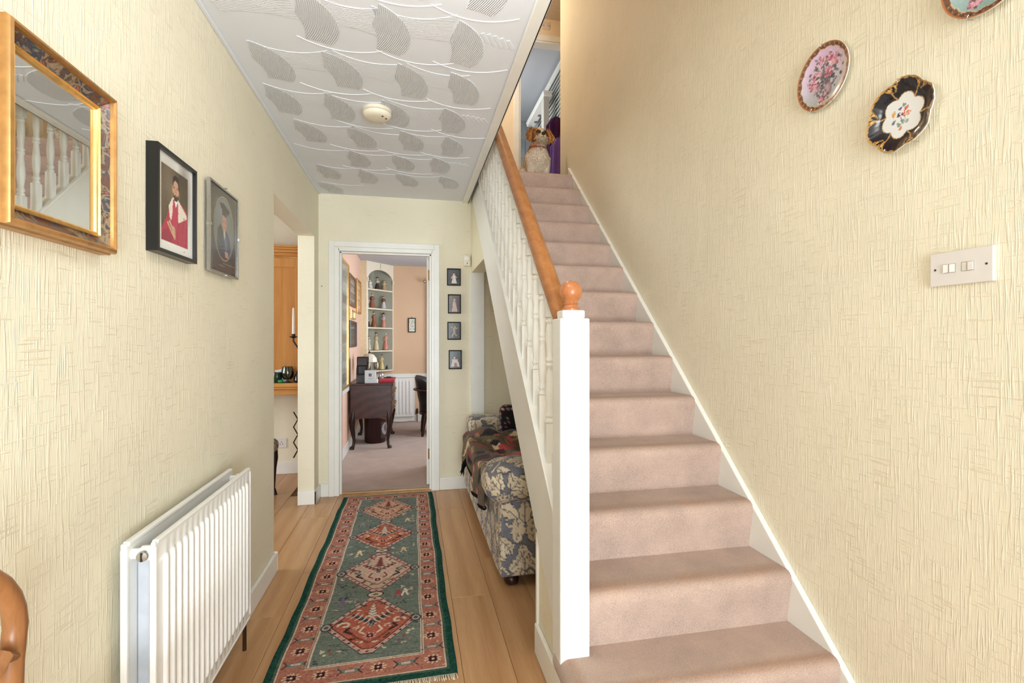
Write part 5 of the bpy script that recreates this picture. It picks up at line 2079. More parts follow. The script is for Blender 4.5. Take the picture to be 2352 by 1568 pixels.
# bathroom canopy with pillar
cp = thing('shower_canopy', 'white flat shower canopy board on a pillar in the upstairs bathroom', 'canopy', (1.81, 6.6, UP))
ZC = 4.60
MB().box(1.765, 1.885, 6.50, 7.52, ZC, ZC + .045).box(1.755, 1.888, 6.49, 7.53, ZC + .045, ZC + .065).build('canopy_board', white_paint, cp, bevel=.006)
MB().box(1.772, 1.850, 6.53, 6.66, UP, ZC).build('pillar', plain('greige_panel', (206, 200, 190), .5), cp, bevel=.004)
for yy in (6.85, 7.10, 7.32):
    MB().lathe([(.030, 0), (.030, -.008), (.022, -.010)], (1.865, yy, ZC), 18).build('downlight', plain('dull_steel', (120, 122, 124), .4, .5, .5), cp)
MB().tube([(1.80, 7.50, ZC - .11), (1.80, 7.44, ZC - .11), (1.80, 7.44, ZC)], .009, 8).tube([(1.76, 7.46, ZC - .11), (1.86, 7.46, ZC - .11)], .009, 8).build('fitting', chrome, cp, smooth=40)

bl = thing('venetian_blind', 'white horizontal-slat venetian blind in the bathroom window', 'blind', (1.93, 6.8, 3.7))
MB().box(1.905, 1.958, 6.02, 7.58, 4.885, 4.925).build('head_rail', white_paint, bl)
sme = None
for i in range(19):
    zz = 4.86 - i * .062
    if sme is None:
        o = MB().obox((0, 0, 0), (.009, 0, .020), (0, .77, 0), (.0009, 0, -.0006)).build('slat', white_plastic, bl)
        sme = o.data
    else:
        o = bpy.data.objects.new('slat', sme)
        put(o, bl)
    o.location = (1.928, 6.80, zz)
for yy in (6.3, 7.3):
    MB().tube([(1.928, yy, 4.87), (1.928, yy, 3.66)], .0018, 5).build('cord', white_plastic, bl)


def robe(label, x0, x1, y0, y1, ztop, zbot, rgb, rgb2, name='bathrobe'):
    t = thing(name, label, 'robe', ((x0 + x1) / 2, (y0 + y1) / 2, zbot))
    na, nz = 56, 26
    S_, T_ = np.meshgrid(np.linspace(0, 2 * PI, na), np.linspace(0, 1, nz))
    fold = 1 + .16 * np.sin(S_ * 7 + T_ * 2) + .08 * np.sin(S_ * 13 + 1)
    wide = np.where(T_ < .12, .35 + 4.5 * T_, .88 + .12 * T_)
    P = np.zeros(S_.shape + (3,))
    P[..., 0] = (x0 + x1) / 2 + (x1 - x0) / 2 * wide * fold * np.cos(S_)
    P[..., 1] = (y0 + y1) / 2 + (y1 - y0) / 2 * wide * fold * np.sin(S_)
    P[..., 2] = ztop - (ztop - zbot) * T_
    P[:, -1] = P[:, 0]
    k = np.clip((fold - .85) / .35, 0, 1)[..., None]
    cols = np.array(rgb2, float) * (1 - k) + np.array(rgb, float) * k
    grid_mesh('cloth', P, np.array(rgb, float) + 0 * cols + rng.normal(0, 3, cols.shape), cloth_attr, t, True)
    MB().tube([(x1 + .01, (y0 + y1) / 2, ztop - .02), ((x0 + x1) / 2, (y0 + y1) / 2, ztop - .03), ((x0 + x1) / 2, (y0 + y1) / 2, ztop + .03)], .010, 8).build('hanging_loop', plain('dark_loop', (40, 30, 50), .8), t)
    return t


ra = robe('dark plum velvet bathrobe hanging beside the bathroom window', 1.665, 1.90, 5.875, 6.09, 4.06, 3.20, (66, 28, 70), (30, 14, 34))
MB().tube([(BXR, 5.98, 4.05), (1.90, 5.98, 4.04), (1.76, 5.98, 4.03)], .008, 8).build('hook', chrome, ra)
rb = robe('violet towelling robe hanging below the plum robe', 1.655, 1.89, 5.695, 5.855, 3.72, 2.75, (112, 84, 158), (60, 44, 100), 'dressing_gown')
MB().tube([(BXR, 5.775, 3.71), (1.90, 5.775, 3.70), (1.76, 5.775, 3.69)], .008, 8).build('hook', chrome, rb)

# lamps: landing pendant and added hall dome (both out of view, they light the place)


def lamp_point(name, loc, power, color, rad=.06):
    l = bpy.data.lights.new(name, 'POINT')
    l.energy = power
    l.color = color
    l.shadow_soft_size = rad
    o = bpy.data.objects.new(name, l)
    o.location = loc
    COL.objects.link(o)


PX, PY = .60, 4.70
pd = thing('pendant_lamp', 'round glass pendant lamp hanging over the landing', 'lamp', (PX, PY, 4.6))
MB().tube([(PX, PY, HU), (PX, PY, 4.66)], .004, 6).lathe([(.04, 0), (.04, -.02), (.01, -.03)], (PX, PY, HU), 16).build('cord', white_plastic, pd)
MB().lathe([(.03, .09), (.03, .06), (.024, .05)], (PX, PY, 4.6), 14).build('bulb_holder', white_plastic, pd)
MB().ell((PX, PY, 4.60), .03, .03, .045).build('bulb', emit('warm_bulb', (255, 220, 170), 6), pd, smooth=True)
MB().lathe([(.05, .07), (.14, -.05), (.15, -.08)], (PX, PY, 4.6), 28).build('shade', glassy('lamp_shade_glass', (1, .96, .9), .1), pd, smooth=True)
lamp_point('landing_bulb', (PX, PY, 4.5), 26, (1.0, .87, .68))
HLX, HLY = .12, 1.22  # unseen dome lamp added to brighten the hall walls
hd_ = thing('added_dome_lamp', 'added white dome lamp on the hall ceiling, out of view', 'lamp', (HLX, HLY, HC - .1))
MB().lathe([(.16, 0), (.16, -.02), (.15, -.025)], (HLX, HLY, HC), 32).build('base', white_plastic, hd_)
MB().lathe([(.148, -.02), (.14, -.05), (.11, -.085), (.06, -.105), (.005, -.112)], (HLX, HLY, HC), 32).build('shade', emit('added_dome_glass', (255, 240, 218), 3), hd_, smooth=True)
lamp_point('hall_fill_bulb', (HLX, HLY, HC - .24), 8.0, (0.95, .97, 1.0), .14)

# ================================================================== STUDY
# ---- arched corner cupboard
cab = thing('corner_cupboard', 'white arched corner display cupboard with open shelves of figurines', 'cupboard', ((CA.x + CB.x) / 2, (CA.y + CB.y) / 2, .8))
tdir = (CB - CA).normalized()
nin = Vector((-tdir.y, tdir.x, 0))          # into the corner
FW = (CB - CA).length
cz0 = W(903, 851, Y=YS).z
cz1 = 2.40
s0, s1 = .030, FW - .018                    # opening along the face
sm_, hr = (s0 + s1) / 2, (s1 - s0) / 2
zspr = W(900, 648, Y=7.75).z
ztop = W(872, 620, Y=7.55).z
cream_cab = plain('cream_cupboard_paint', (232, 222, 200), .5, .3, var=.02)
inside = plain('grey_green_cupboard_back', (160, 158, 142), .7, .2, var=.03)


def cf(s, d, z):
    return CA + tdir * s + nin * d + Vector((0, 0, z))


m = MB()
for d in (0, .018):
    pass
arcp = [(sm_ - hr * math.cos(PI * i / 20), zspr + (ztop - zspr) * math.sin(PI * i / 20)) for i in range(21)]
vs, fs = [], []
for d in (0, .02):
    for (s_, z_) in arcp:
        vs.append(cf(s_, d, z_))
    for (s_, z_) in arcp:
        vs.append(cf(s_, d, cz1))
n = len(arcp)
for i in range(n - 1):
    fs += [(i, i + 1, n + i + 1, n + i), (2 * n + i, 3 * n + i, 3 * n + i + 1, 2 * n + i + 1), (i, 2 * n + i, 2 * n + i + 1, i + 1)]
m.add(vs, fs)
for (a_, b_) in ((0, s0), (s1, FW)):
    m.obox(cf((a_ + b_) / 2, .01, (cz0 + cz1) / 2), tdir * (b_ - a_) / 2, nin * .01, (0, 0, (cz1 - cz0) / 2))
fo_ = m.build('face_frame', cream_cab, cab)
for s_ in (s0 - .012, s1 + .004):
    MB().obox(cf(s_, -.006, zspr - .01), tdir * .014, nin * .008, (0, 0, .03)).build('impost', cream_cab, cab, bevel=.004)
MB().obox(cf(sm_, -.006, ztop + .05), tdir * .012, nin * .008, (0, 0, .045)).build('keystone', cream_cab, cab, bevel=.003)
bk = MB()
pl = [cf(s0 - .02, .02, 0), cf(.05, .20, 0), cf(FW * .40, .30, 0), cf(FW * .62, .28, 0), cf(FW - .05, .16, 0), cf(s1 + .01, .02, 0)]
CORN = Vector((XSL + .01, YS - .01, 0))
curve = []
A0, B0 = cf(s0 - .01, .02, 0), cf(s1 + .01, .02, 0)
for i in range(13):
    t_ = i / 12
    q_ = A0.lerp(B0, t_) + nin * .22 * math.sin(PI * t_)
    q_.x = max(q_.x, XSL + .012)
    q_.y = min(q_.y, YS - .012)
    curve.append(q_)
for i in range(12):
    a_, b_ = curve[i], curve[i + 1]
    bk.add([(a_.x, a_.y, cz0), (b_.x, b_.y, cz0), (b_.x, b_.y, cz1), (a_.x, a_.y, cz1)], [(0, 1, 2, 3)])
bk.build('curved_back', inside, cab, smooth=60)
shz = [W(895, v, Y=7.72).z for v in (667.5, 710, 752.5, 804)] + [cz0 + .02]
for z_ in shz:
    sh = MB()
    sh.prism([(p_.x, p_.y) for p_ in curve] + [(cf(s1 + .004, .004, 0).x, cf(s1 + .004, .004, 0).y), (cf(s0 - .004, .004, 0).x, cf(s0 - .004, .004, 0).y)], 'Z', z_ - .020, z_)
    sh.build('shelf', cream_cab, cab, bevel=.002, seg=1)

skin_c = plain('porcelain_skin', (226, 188, 160), .35)


def figurine(label, u, shelf, hgt, dress, top, hair, hat=None, arms=True, wide=1.0, *, group='porcelain figurines in the corner cupboard', dp=.085):
    z_ = shz[shelf]
    wide *= 1.35
    # where the pixel column meets the shelf a little behind the face
    d_ = ray(u, 700)
    P0 = CA + nin * dp
    k = (P0.x * nin.x + P0.y * nin.y) / (d_.x * nin.x + d_.y * nin.y)
    x_, y_ = k * d_.x, k * d_.y
    t = thing('figurine', label, 'figurine', (x_, y_, z_), group=group)
    H_ = hgt
    c = Vector((x_, y_, z_))
    MB().lathe([(.030 * wide, 0), (.031 * wide, .008), (.026 * wide, .012)], c, 14).build('base', plain('olive_base', (120, 104, 70), .4), t)
    MB().lathe([(.028 * wide, .010), (.027 * wide, H_ * .14), (.021 * wide, H_ * .34), (.014 * wide, H_ * .52), (.017 * wide, H_ * .60)], c, 14).build('skirt', plain('glaze_%d_%d_%d' % dress, dress, .3), t, smooth=50)
    MB().lathe([(.015 * wide, H_ * .54), (.020 * wide, H_ * .66), (.019 * wide, H_ * .74), (.008, H_ * .80)], c, 14).build('torso', plain('glaze_%d_%d_%d' % top, top, .3), t, smooth=50)
    MB().ell((c.x, c.y, c.z + H_ * .88), .013, .013, .017).build('head', skin_c, t, smooth=True)
    MB().ell((c.x, c.y + .003, c.z + H_ * .91), .0145, .0145, .014).build('hair', plain('glaze_%d_%d_%d' % hair, hair, .4), t, smooth=True)
    if arms:
        for s in (-1, 1):
            MB().tube([c + Vector((s * .018, 0, H_ * .73)), c + Vector((s * .030, -.010, H_ * .60)), c + Vector((s * .014, -.026, H_ * .60 + .02 * s))], [.007, .006, .005], 8).build('arm', plain('glaze_%d_%d_%d' % top, top, .3), t, smooth=True)
    if hat:
        MB().lathe([(.030, H_ * .935), (.030, H_ * .945), (.014, H_ * .955), (.013, H_), (.004, H_ + .004)], c, 14).build('hat', plain('glaze_%d_%d_%d' % hat, hat, .4), t, smooth=40)
    return t


def ph(v0, v1):
    return (v1 - v0) / F * 7.5


figurine('white porcelain bust on the arched top shelf of the corner cupboard', 849.5, 0, ph(641, 662), (222, 216, 204), (226, 220, 208), (216, 210, 198), None, False, 1.2)
figurine('figurine in black and white with a dark hat on the arched top shelf', 866.5, 0, ph(633, 662), (60, 54, 56), (206, 192, 168), (54, 42, 36), (70, 60, 50))
figurine('cream figurine with raised arm on the arched top shelf', 882, 0, ph(640, 664), (196, 160, 116), (206, 182, 140), (120, 84, 52))
figurine('reddish brown figurine group on the second shelf of the cupboard', 854.5, 1, ph(672, 706), (150, 92, 70), (126, 66, 52), (140, 96, 60), None, True, 1.3)
figurine('figurine in brown jacket and white trousers on the second shelf', 881, 1, ph(677, 708), (206, 202, 200), (132, 84, 60), (90, 52, 36))
figurine('green and white figurine at the edge of the second shelf', 845.5, 1, ph(686, 706), (150, 160, 140), (190, 190, 176), (90, 90, 80), None, False, .5)
figurine('brown robed figurine with large hat on the third shelf', 859, 2, ph(715, 751), (142, 88, 54), (150, 104, 66), (120, 84, 56), (150, 116, 76), True, 1.2)
figurine('pink and white figurine with black hair on the third shelf', 881, 2, ph(717, 751), (206, 140, 116), (196, 178, 176), (26, 22, 24), (24, 22, 26))
figurine('dark figurine half hidden at the edge of the third shelf', 846.5, 2, ph(734, 751), (56, 52, 54), (70, 64, 62), (40, 36, 36), None, False, .8)
figurine('cream figurine in a brimmed hat on the fourth shelf', 864, 3, ph(762, 803), (206, 190, 150), (196, 176, 136), (96, 70, 50), (92, 72, 52), True, 1.2)
figurine('tall figurine in a long pink robe on the fourth shelf', 886, 3, ph(761, 803), (206, 134, 112), (214, 158, 136), (206, 178, 130), None, True, 1.1)
figurine('pale figurine at the edge of the fourth shelf', 847.5, 3, ph(770, 803), (198, 188, 160), (190, 184, 170), (150, 120, 80), None, False, .9)
figurine('black haired figurine in a cream gown on the lowest shelf', 877, 4, ph(813, 849), (214, 190, 126), (220, 198, 150), (24, 20, 22))
figurine('figurine in black shorts with black hat on the lowest shelf', 889, 4, ph(813, 847), (26, 24, 30), (224, 196, 170), (24, 20, 22), (22, 20, 24))

# ---- picture on the far wall, curtain pole and curtain
x0, x1 = W(937.5, 746, Y=YS - .012).x, W(955, 746, Y=YS - .012).x
z0, z1 = W(946, 763, Y=YS - .012).z, W(946, 730, Y=YS - .012).z
t = thing('framed_print', 'small black framed print of pale figures on the peach study wall', 'picture', ((x0 + x1) / 2, YS, z0))
rect_ring_y(MB(), [(0, 0), (0, .016), (.012, .018), (.014, .010)], x0, x1, z0, z1, YS).build('frame', black_frame, t)
r = Ras(20, 40, 40, 80, (196, 200, 176))
g = np.random.default_rng(9)
for _ in range(60):
    r.ell(g.uniform(3, 17), g.uniform(4, 34), g.uniform(.6, 2.2), g.uniform(.6, 2.6), [(150, 140, 104), (216, 214, 196), (132, 136, 116), (170, 120, 90)][g.integers(4)], .8)
flat_print('print', r, (x0 + .012, YS - .010, z0 + .012), (x1 - x0 - .024, 0, 0), (0, 0, z1 - z0 - .024), print_gloss, t, (0, -1, 0))
MB().box(x0 + .004, x1 - .004, YS - .009, YS, z0 + .004, z1 - .004).build('backboard', mahogany, t)
MB().tube([((x0 + x1) / 2, YS - .006, z1 - .005), ((x0 + x1) / 2, YS - .004, z1 + .022)], .004, 8).build('hanger', brass, t)
p = W(977, 646, Y=YS - .09)
cpole = thing('curtain_pole', 'brushed steel curtain pole with ball finial on the study wall', 'curtain pole', (p.x, YS, p.z))
MB().tube([(p.x, YS - .09, p.z), (1.30, YS - .09, p.z)], .012, 12).build('pole', chrome, cpole, smooth=40)
MB().ell((p.x - .015, YS - .09, p.z), .024, .024, .024).build('finial', plain('brushed_steel', (196, 186, 176), .25, .5, .9), cpole, smooth=True)
MB().tube([(p.x + .05, YS - .09, p.z), (p.x + .05, YS, p.z)], .010, 10).lathe([(.025, 0), (.025, -.008)], (p.x + .05, YS, p.z), 14, 'Y').build('bracket', chrome, cpole, smooth=40)
cur = MB()
na = 40
xs = np.linspace(p.x + .075, p.x + .50, na)
vs = []
for i, xx in enumerate(xs):
    yy = YS - .09 + .03 * math.sin(i * 1.25)
    vs += [(xx, yy, .12), (xx, yy, p.z - .018)]
cur.add(vs, [(2 * i, 2 * i + 2, 2 * i + 3, 2 * i + 1) for i in range(na - 1)])
co2 = thing('curtain', 'brown curtain hanging from the pole in the study', 'curtain', (p.x + .25, YS - .09, .12))
o = cur.build('curtain_cloth', plain('brown_curtain', (120, 92, 70), .9, .1), co2, smooth=True)
o.modifiers.new('thick', 'SOLIDIFY').thickness = .006
for i in range(6):
    MB().tube([(p.x + .09 + .08 * i + .0, YS - .09 + .018 * math.cos(a_), p.z + .018 * math.sin(a_)) for a_ in [2 * PI * k / 14 for k in range(14)]], .003, 6, True).build('ring', chrome, co2)

# ---- pictures on the study's left wall
LP = [((784, 801), (598, 894), 'tall gilt framed glazed print by the study doorway', gold_bright, (150, 156, 150), 'tall'),
      ((803.5, 817), (633, 704), 'brown wooden framed print on the pink study wall', plain('brown_frame', (120, 84, 54), .4), (150, 140, 124), 'mid'),
      ((820.5, 828.5), (643, 720), 'tall gilt frame next to the corner cupboard', gold, (180, 160, 130), 'far'),
      ((804, 818.5), (737, 797), 'dark ebonised frame with narrow panels, lowest on the study wall', plain('ebonised', (42, 32, 30), .3), (70, 56, 54), 'dark'),
      ((805.5, 816.5), (712, 733), 'small gilt frame above the dark ebonised frame', gold_bright, (214, 196, 160), 'small')]
for (ua, ub), (va, vb), lab, fm2, bg, kind in LP:
    ya_, yb_ = W(ua, 700, X=XSL + .018).y, W(ub, 700, X=XSL + .018).y
    um = (ua + ub) / 2
    za_, zb_ = W(um, vb, X=XSL + .018).z, W(um, va, X=XSL + .018).z
    t = thing('framed_picture', lab, 'picture', (XSL, (ya_ + yb_) / 2, za_), group='pictures on the study side wall')
    wfr = .030 if kind in ('tall', 'mid', 'dark') else .022
    rect_ring(MB(), [(0, 0), (0, .020), (wfr * .3, .026), (wfr, .020), (wfr, .010)], ya_, yb_, za_, zb_, XSL, 1).build('frame', fm2, t, smooth=30)
    r = Ras(20, 60, 24, 70, bg)
    g = np.random.default_rng(len(lab))
    for k in range(9):
        r.poly([(2, 3 + k * 6.2), (18, 3 + k * 6.2), (18, 7 + k * 6.2), (2, 7 + k * 6.2)], [tuple(c * .72 for c in bg), tuple(min(235, c * 1.18) for c in bg), tuple(c * .9 for c in bg)][k % 3], .8)
    r.noise(6)
    flat_print('print', r, (XSL + .010, ya_ + wfr * .8, za_ + wfr * .8), (0, yb_ - ya_ - wfr * 1.6, 0), (0, 0, zb_ - za_ - wfr * 1.6), print_gloss, t, (1, 0, 0))
    MB().box(XSL, XSL + .009, ya_ + .006, yb_ - .006, za_ + .006, zb_ - .006).build('backboard', mahogany, t)

# ---- writing desk with cabriole legs
DX0, DX1, DY0, DY1 = -.690, -.235, 5.88, 6.82
dz = W(855, 880, Y=DY0).z
desk = thing('writing_desk', 'dark mahogany writing desk on cabriole legs against the pink wall', 'desk', ((DX0 + DX1) / 2, (DY0 + DY1) / 2, 0))
MB().box(DX0 - .008, DX1 + .022, DY0 - .022, DY1 + .022, dz - .022, dz).build('desk_top', mahogany, desk, bevel=.006)
zb = W(855, 958, Y=DY0).z
MB().box(DX0, DX1, DY0, DY1, zb, dz - .022).build('carcass', mahogany, desk, bevel=.003)
for k, zz in enumerate((zb + .03, (zb + dz) / 2 + .01)):
    for yy0, yy1 in ((DY0 + .02, (DY0 + DY1) / 2 - .01), ((DY0 + DY1) / 2 + .01, DY1 - .02)):
        dr = MB().box(DX1 - .002, DX1 + .012, yy0, yy1, zz, zz + (dz - zb) / 2 - .06).build('drawer', mahogany, desk, bevel=.003)
        yc_ = (yy0 + yy1) / 2
        zc_ = zz + (dz - zb) / 4 - .03
        for dy_ in (-.10, .10):
            MB().tube([(DX1 + .012, yc_ + dy_ - .03, zc_), (DX1 + .034, yc_ + dy_ - .025, zc_ - .018), (DX1 + .036, yc_ + dy_ + .025, zc_ - .018), (DX1 + .012, yc_ + dy_ + .03, zc_)], .004, 7).build('handle', brass, dr, smooth=True)
for sx, sy, lx, ly in ((-1, -1, DX0 + .03, DY0 + .03), (1, -1, DX1 - .03, DY0 + .03), (-1, 1, DX0 + .03, DY1 - .03), (1, 1, DX1 - .03, DY1 - .03)):
    px = [(0, zb + .06, .034), (sx * .004, zb, .038), (sx * .012, zb - .05, .036), (sx * .010, zb - .12, .028), (-sx * .004, zb - .22, .021), (-sx * .010, .10, .016), (-sx * .002, .04, .016), (sx * .012, .018, .026), (sx * .016, .004, .026)]
    MB().tube([(lx + a_, ly + a_ * .4 * sx * sy, z_) for a_, z_, r_ in px], [r_ for _, _, r_ in px], 12).build('leg', mahogany_z, desk, smooth=50)
MB().prism([(DX0 + .02, zb + .01), (DX1 - .02, zb + .01), (DX1 - .05, zb - .035), (DX1 - .13, zb - .012), (DX0 + .13, zb - .012), (DX0 + .05, zb - .035)], 'Y', DY0 + .004, DY0 + .024).build('apron', mahogany, desk)

p = W(862, 1014, Z=0)
wb = thing('waste_bin', 'dark brown round waste bin standing under the desk', 'bin', (p.x, p.y, 0))
br = .132
MB().lathe([(br - .012, 0), (br - .004, .012), (br, .30), (br + .006, .312), (br - .004, .312), (br - .010, .30), (br - .018, .02)], (p.x, p.y, 0), 36).build('bucket', bin_wood, wb, smooth=40)
r = Ras(1, 1, 20, 30, (60, 50, 50))
r.ell(.5, .55, .38, .36, (150, 140, 140)).ell(.55, .6, .2, .22, (90, 84, 90))
S_, T_ = np.meshgrid(np.linspace(-1.0, .1, 20), np.linspace(.06, .26, 30))
P = np.stack([p.x + (br + .002) * np.cos(S_), p.y + (br + .002) * np.sin(S_), T_], -1)
grid_mesh('painted_panel', P, r.img, print_gloss, wb, True)

# things on the desk


def on_desk(u, depth):
    q_ = W(u, 880, Y=DY0 + depth)
    return Vector((q_.x, q_.y, dz))


q_ = on_desk(831, .10)
rk = thing('letter_rack', 'dark wooden slope-sided letter box on the desk', 'letter rack', q_)
wb_ = .062
MB().prism([(q_.y - .01, dz), (q_.y + .20, dz), (q_.y + .20, dz + .30), (q_.y + .10, dz + .30), (q_.y + .07, dz + .21), (q_.y + .02, dz + .17), (q_.y - .01, dz + .10)], 'X', q_.x - wb_, q_.x - wb_ + .012).build('side', mahogany_z, rk)
MB().prism([(q_.y - .01, dz), (q_.y + .20, dz), (q_.y + .20, dz + .30), (q_.y + .10, dz + .30), (q_.y + .07, dz + .21), (q_.y + .02, dz + .17), (q_.y - .01, dz + .10)], 'X', q_.x + wb_ - .012, q_.x + wb_).build('side', mahogany_z, rk)
MB().box(q_.x - wb_, q_.x + wb_, q_.y + .188, q_.y + .20, dz, dz + .30).build('back', mahogany_z, rk)
MB().box(q_.x - wb_, q_.x + wb_, q_.y + .05, q_.y + .20, dz + .19, dz + .30).build('lid', mahogany_z, rk, bevel=.012)
MB().box(q_.x - wb_ + .01, q_.x + wb_ - .01, q_.y, q_.y + .19, dz, dz + .012).box(q_.x - wb_ + .01, q_.x + wb_ - .01, q_.y - .006, q_.y + .004, dz, dz + .09).build('tray', mahogany_z, rk)

q_ = on_desk(848.5, .52)
lp = thing('table_lamp', 'small leaded-glass table lamp on the desk before the cupboard', 'lamp', q_)
MB().lathe([(.060, 0), (.060, .012), (.022, .03), (.012, .08), (.016, .14), (.010, .20)], q_, 20).build('base', bronze, lp, smooth=40)
shade_c = [plain('leaded_cream', (230, 220, 196), .3), plain('leaded_brown', (112, 80, 56), .3)]
sh = MB()
n = 12
for i in range(n):
    a0, a1 = 2 * PI * i / n, 2 * PI * (i + 1) / n
    pr = [(.018, .330), (.055, .315), (.088, .275), (.098, .225)]
    vs = []
    for r_, z_ in pr:
        vs += [q_ + Vector((r_ * math.cos(a0), r_ * math.sin(a0), z_)), q_ + Vector((r_ * math.cos(a1), r_ * math.sin(a1), z_))]
    pn = MB()
    pn.add(vs, [(0, 1, 3, 2), (2, 3, 5, 4), (4, 5, 7, 6)])
    o = pn.build('shade_panel', shade_c[0], lp)
    o.modifiers.new('thick', 'SOLIDIFY').thickness = .003
    MB().tube([vs[0], vs[2], vs[4], vs[6]], .0028, 5).build('shade_lead', bronze, lp)
MB().lathe([(.018, .335), (.012, .345), (.006, .362)], q_, 12).build('finial', bronze, lp)
for i in range(8):
    a0 = 2 * PI * i / 8
    e = q_ + Vector((.097 * math.cos(a0), .097 * math.sin(a0), .18))
    MB().ell(e, .012, .012, .045, 8, 6).build('drop', shade_c[i % 2], lp, smooth=True)

q_ = on_desk(850.5, .02)
bx_ = thing('document_box', 'white printed carton standing on the desk', 'box', q_)
bz = ph(852, 880) * 5.95 / 7.5
MB().box(q_.x - .062, q_.x + .062, q_.y, q_.y + .05, dz, dz + bz).build('carton', plain('white_card', (222, 222, 226), .6), bx_, bevel=.001)
r = Ras(12, 14, 36, 42, (222, 222, 226))
r.poly([(4.5, 7.5), (7.4, 7.5), (7.4, 10.6), (4.5, 10.6)], (70, 76, 92)).line([(5.95, 7.5), (5.95, 10.6)], .3, (200, 204, 210)).line([(4.5, 9), (7.4, 9)], .3, (200, 204, 210)).line([(4, 5.5), (9, 5.5)], .4, (170, 172, 180)).line([(4, 4.4), (8, 4.4)], .3, (180, 182, 188))
flat_print('label', r, (q_.x - .06, q_.y - .0015, dz + .002), (.12, 0, 0), (0, 0, bz - .004), print_matte, bx_, (0, -1, 0))
q_ = on_desk(866, .06)
bt = thing('bottle', 'small pale green bottle in front of the white carton', 'bottle', q_)
MB().lathe([(.013, 0), (.014, .03), (.012, .04), (.005, .05), (.005, .06)], q_, 14).build('glass', plain('pale_green_glass', (206, 220, 200), .15), bt, smooth=40)
MB().lathe([(.006, .058), (.006, .072)], q_, 12).build('cap', white_plastic, bt)
q_ = on_desk(874, .55)
jr = thing('glass_jar', 'clear domed glass jar standing at the back of the desk', 'jar', q_)
MB().lathe([(.040, 0), (.046, .02), (.046, .06), (.040, .085), (.022, .10), (.010, .105), (.010, .115), (.004, .118)], q_, 20).build('glass', clear_glass, jr, smooth=40)
MB().lathe([(.034, .004), (.036, .03), (.028, .038)], q_, 16).build('contents', plain('jar_sweets', (190, 176, 170), .5, var=.3, scale=120), jr, smooth=40)
q_ = on_desk(889, .10)
fd = thing('folder', 'red folder lying flat at the front of the desk', 'folder', q_)
MB().box(q_.x - .098, q_.x + .085, q_.y, q_.y + .26, dz, dz + .014).box(q_.x - .096, q_.x + .087, q_.y - .003, q_.y + .255, dz + .014, dz + .030).build('cover', plain('crimson_card', (196, 30, 62), .5), fd, bevel=.003)
MB().box(q_.x - .090, q_.x + .086, q_.y + .004, q_.y + .25, dz + .0125, dz + .0155).build('papers', plain('paper_edge', (228, 224, 216), .7), fd)
q_ = on_desk(893, .62)
dsh = thing('trinket_dish', 'small dish of dark trinkets at the far end of the desk', 'dish', q_)
MB().lathe([(.030, 0), (.055, .018), (.058, .024), (.050, .020), (.02, .006)], q_, 18).build('dish', plain('brown_glaze', (110, 84, 66), .3), dsh, smooth=40)
for k in range(4):
    MB().ell((q_.x - .02 + .013 * k, q_.y, q_.z + .024), .011, .010, .010).build('trinket', plain('dark_trinket', (60, 52, 50), .3), dsh, smooth=True)

# ---- study radiator under the dado rail
ru0, ru1 = W(906, 900, Y=YS - .06).x, W(952, 900, Y=YS - .06).x
rz1, rz0 = W(930, 868, Y=YS - .06).z, W(930, 956, Y=YS - .06).z
sr = radiator('radiator', 'white single panel radiator under the dado rail in the study', 0, .045, 0, ru1 - ru0 + .30, rz0, rz1, .052, False)
sr.location = (ru0 - .30, YS - .016, 0)
sr.rotation_euler = (0, 0, 0)
# turn it to face the front of the house
for ch in sr.children:
    ch.matrix_parent_inverse = Matrix.Identity(4)
    ch.location = (0, 0, 0)
sr.location = (ru1, YS - .016, 0)
sr.rotation_euler = (0, 0, 0)
rotm = Matrix.Rotation(-PI / 2, 4, 'Z')
for ch in sr.children:
    ch.data.transform(Matrix.Rotation(-PI / 2, 4, 'Z') @ Matrix.Translation((0, 0, 0)))
    for g2 in ch.children:
        g2.data.transform(rotm)
        g2.matrix_parent_inverse = Matrix.Identity(4)
# after the turn the panel spans x 0..L; bring it to end at ru1
Lr = ru1 - ru0 + .30
sr.location = (ru1 - Lr, YS - .016, 0)
pv = W(958, 945, Y=YS - .05)
MB().tube([(ru1 - .005, YS - .04, rz0 + .035), (pv.x, YS - .04, rz0 + .035), (pv.x, YS - .04, .0)], .008, 10).lathe([(.014, 0), (.018, .01), (.018, .06), (.012, .075)], (pv.x, YS - .04, rz0 + .04), 14).build('valve', bronze, sr, smooth=40)
cbl = [(ru0 - .1, YS - .05, .02), (ru0 + .03, YS - .10, .012), (ru0 + .14, YS - .12, .014), (ru0 + .22, YS - .10, .02), (pv.x - .03, YS - .10, .014)]
tag(MB().tube(cbl, .005, 6).build('cable', plain('grey_cable', (120, 104, 92), .6), None, smooth=True), 'thin grey cable trailing along the study skirting', 'cable')

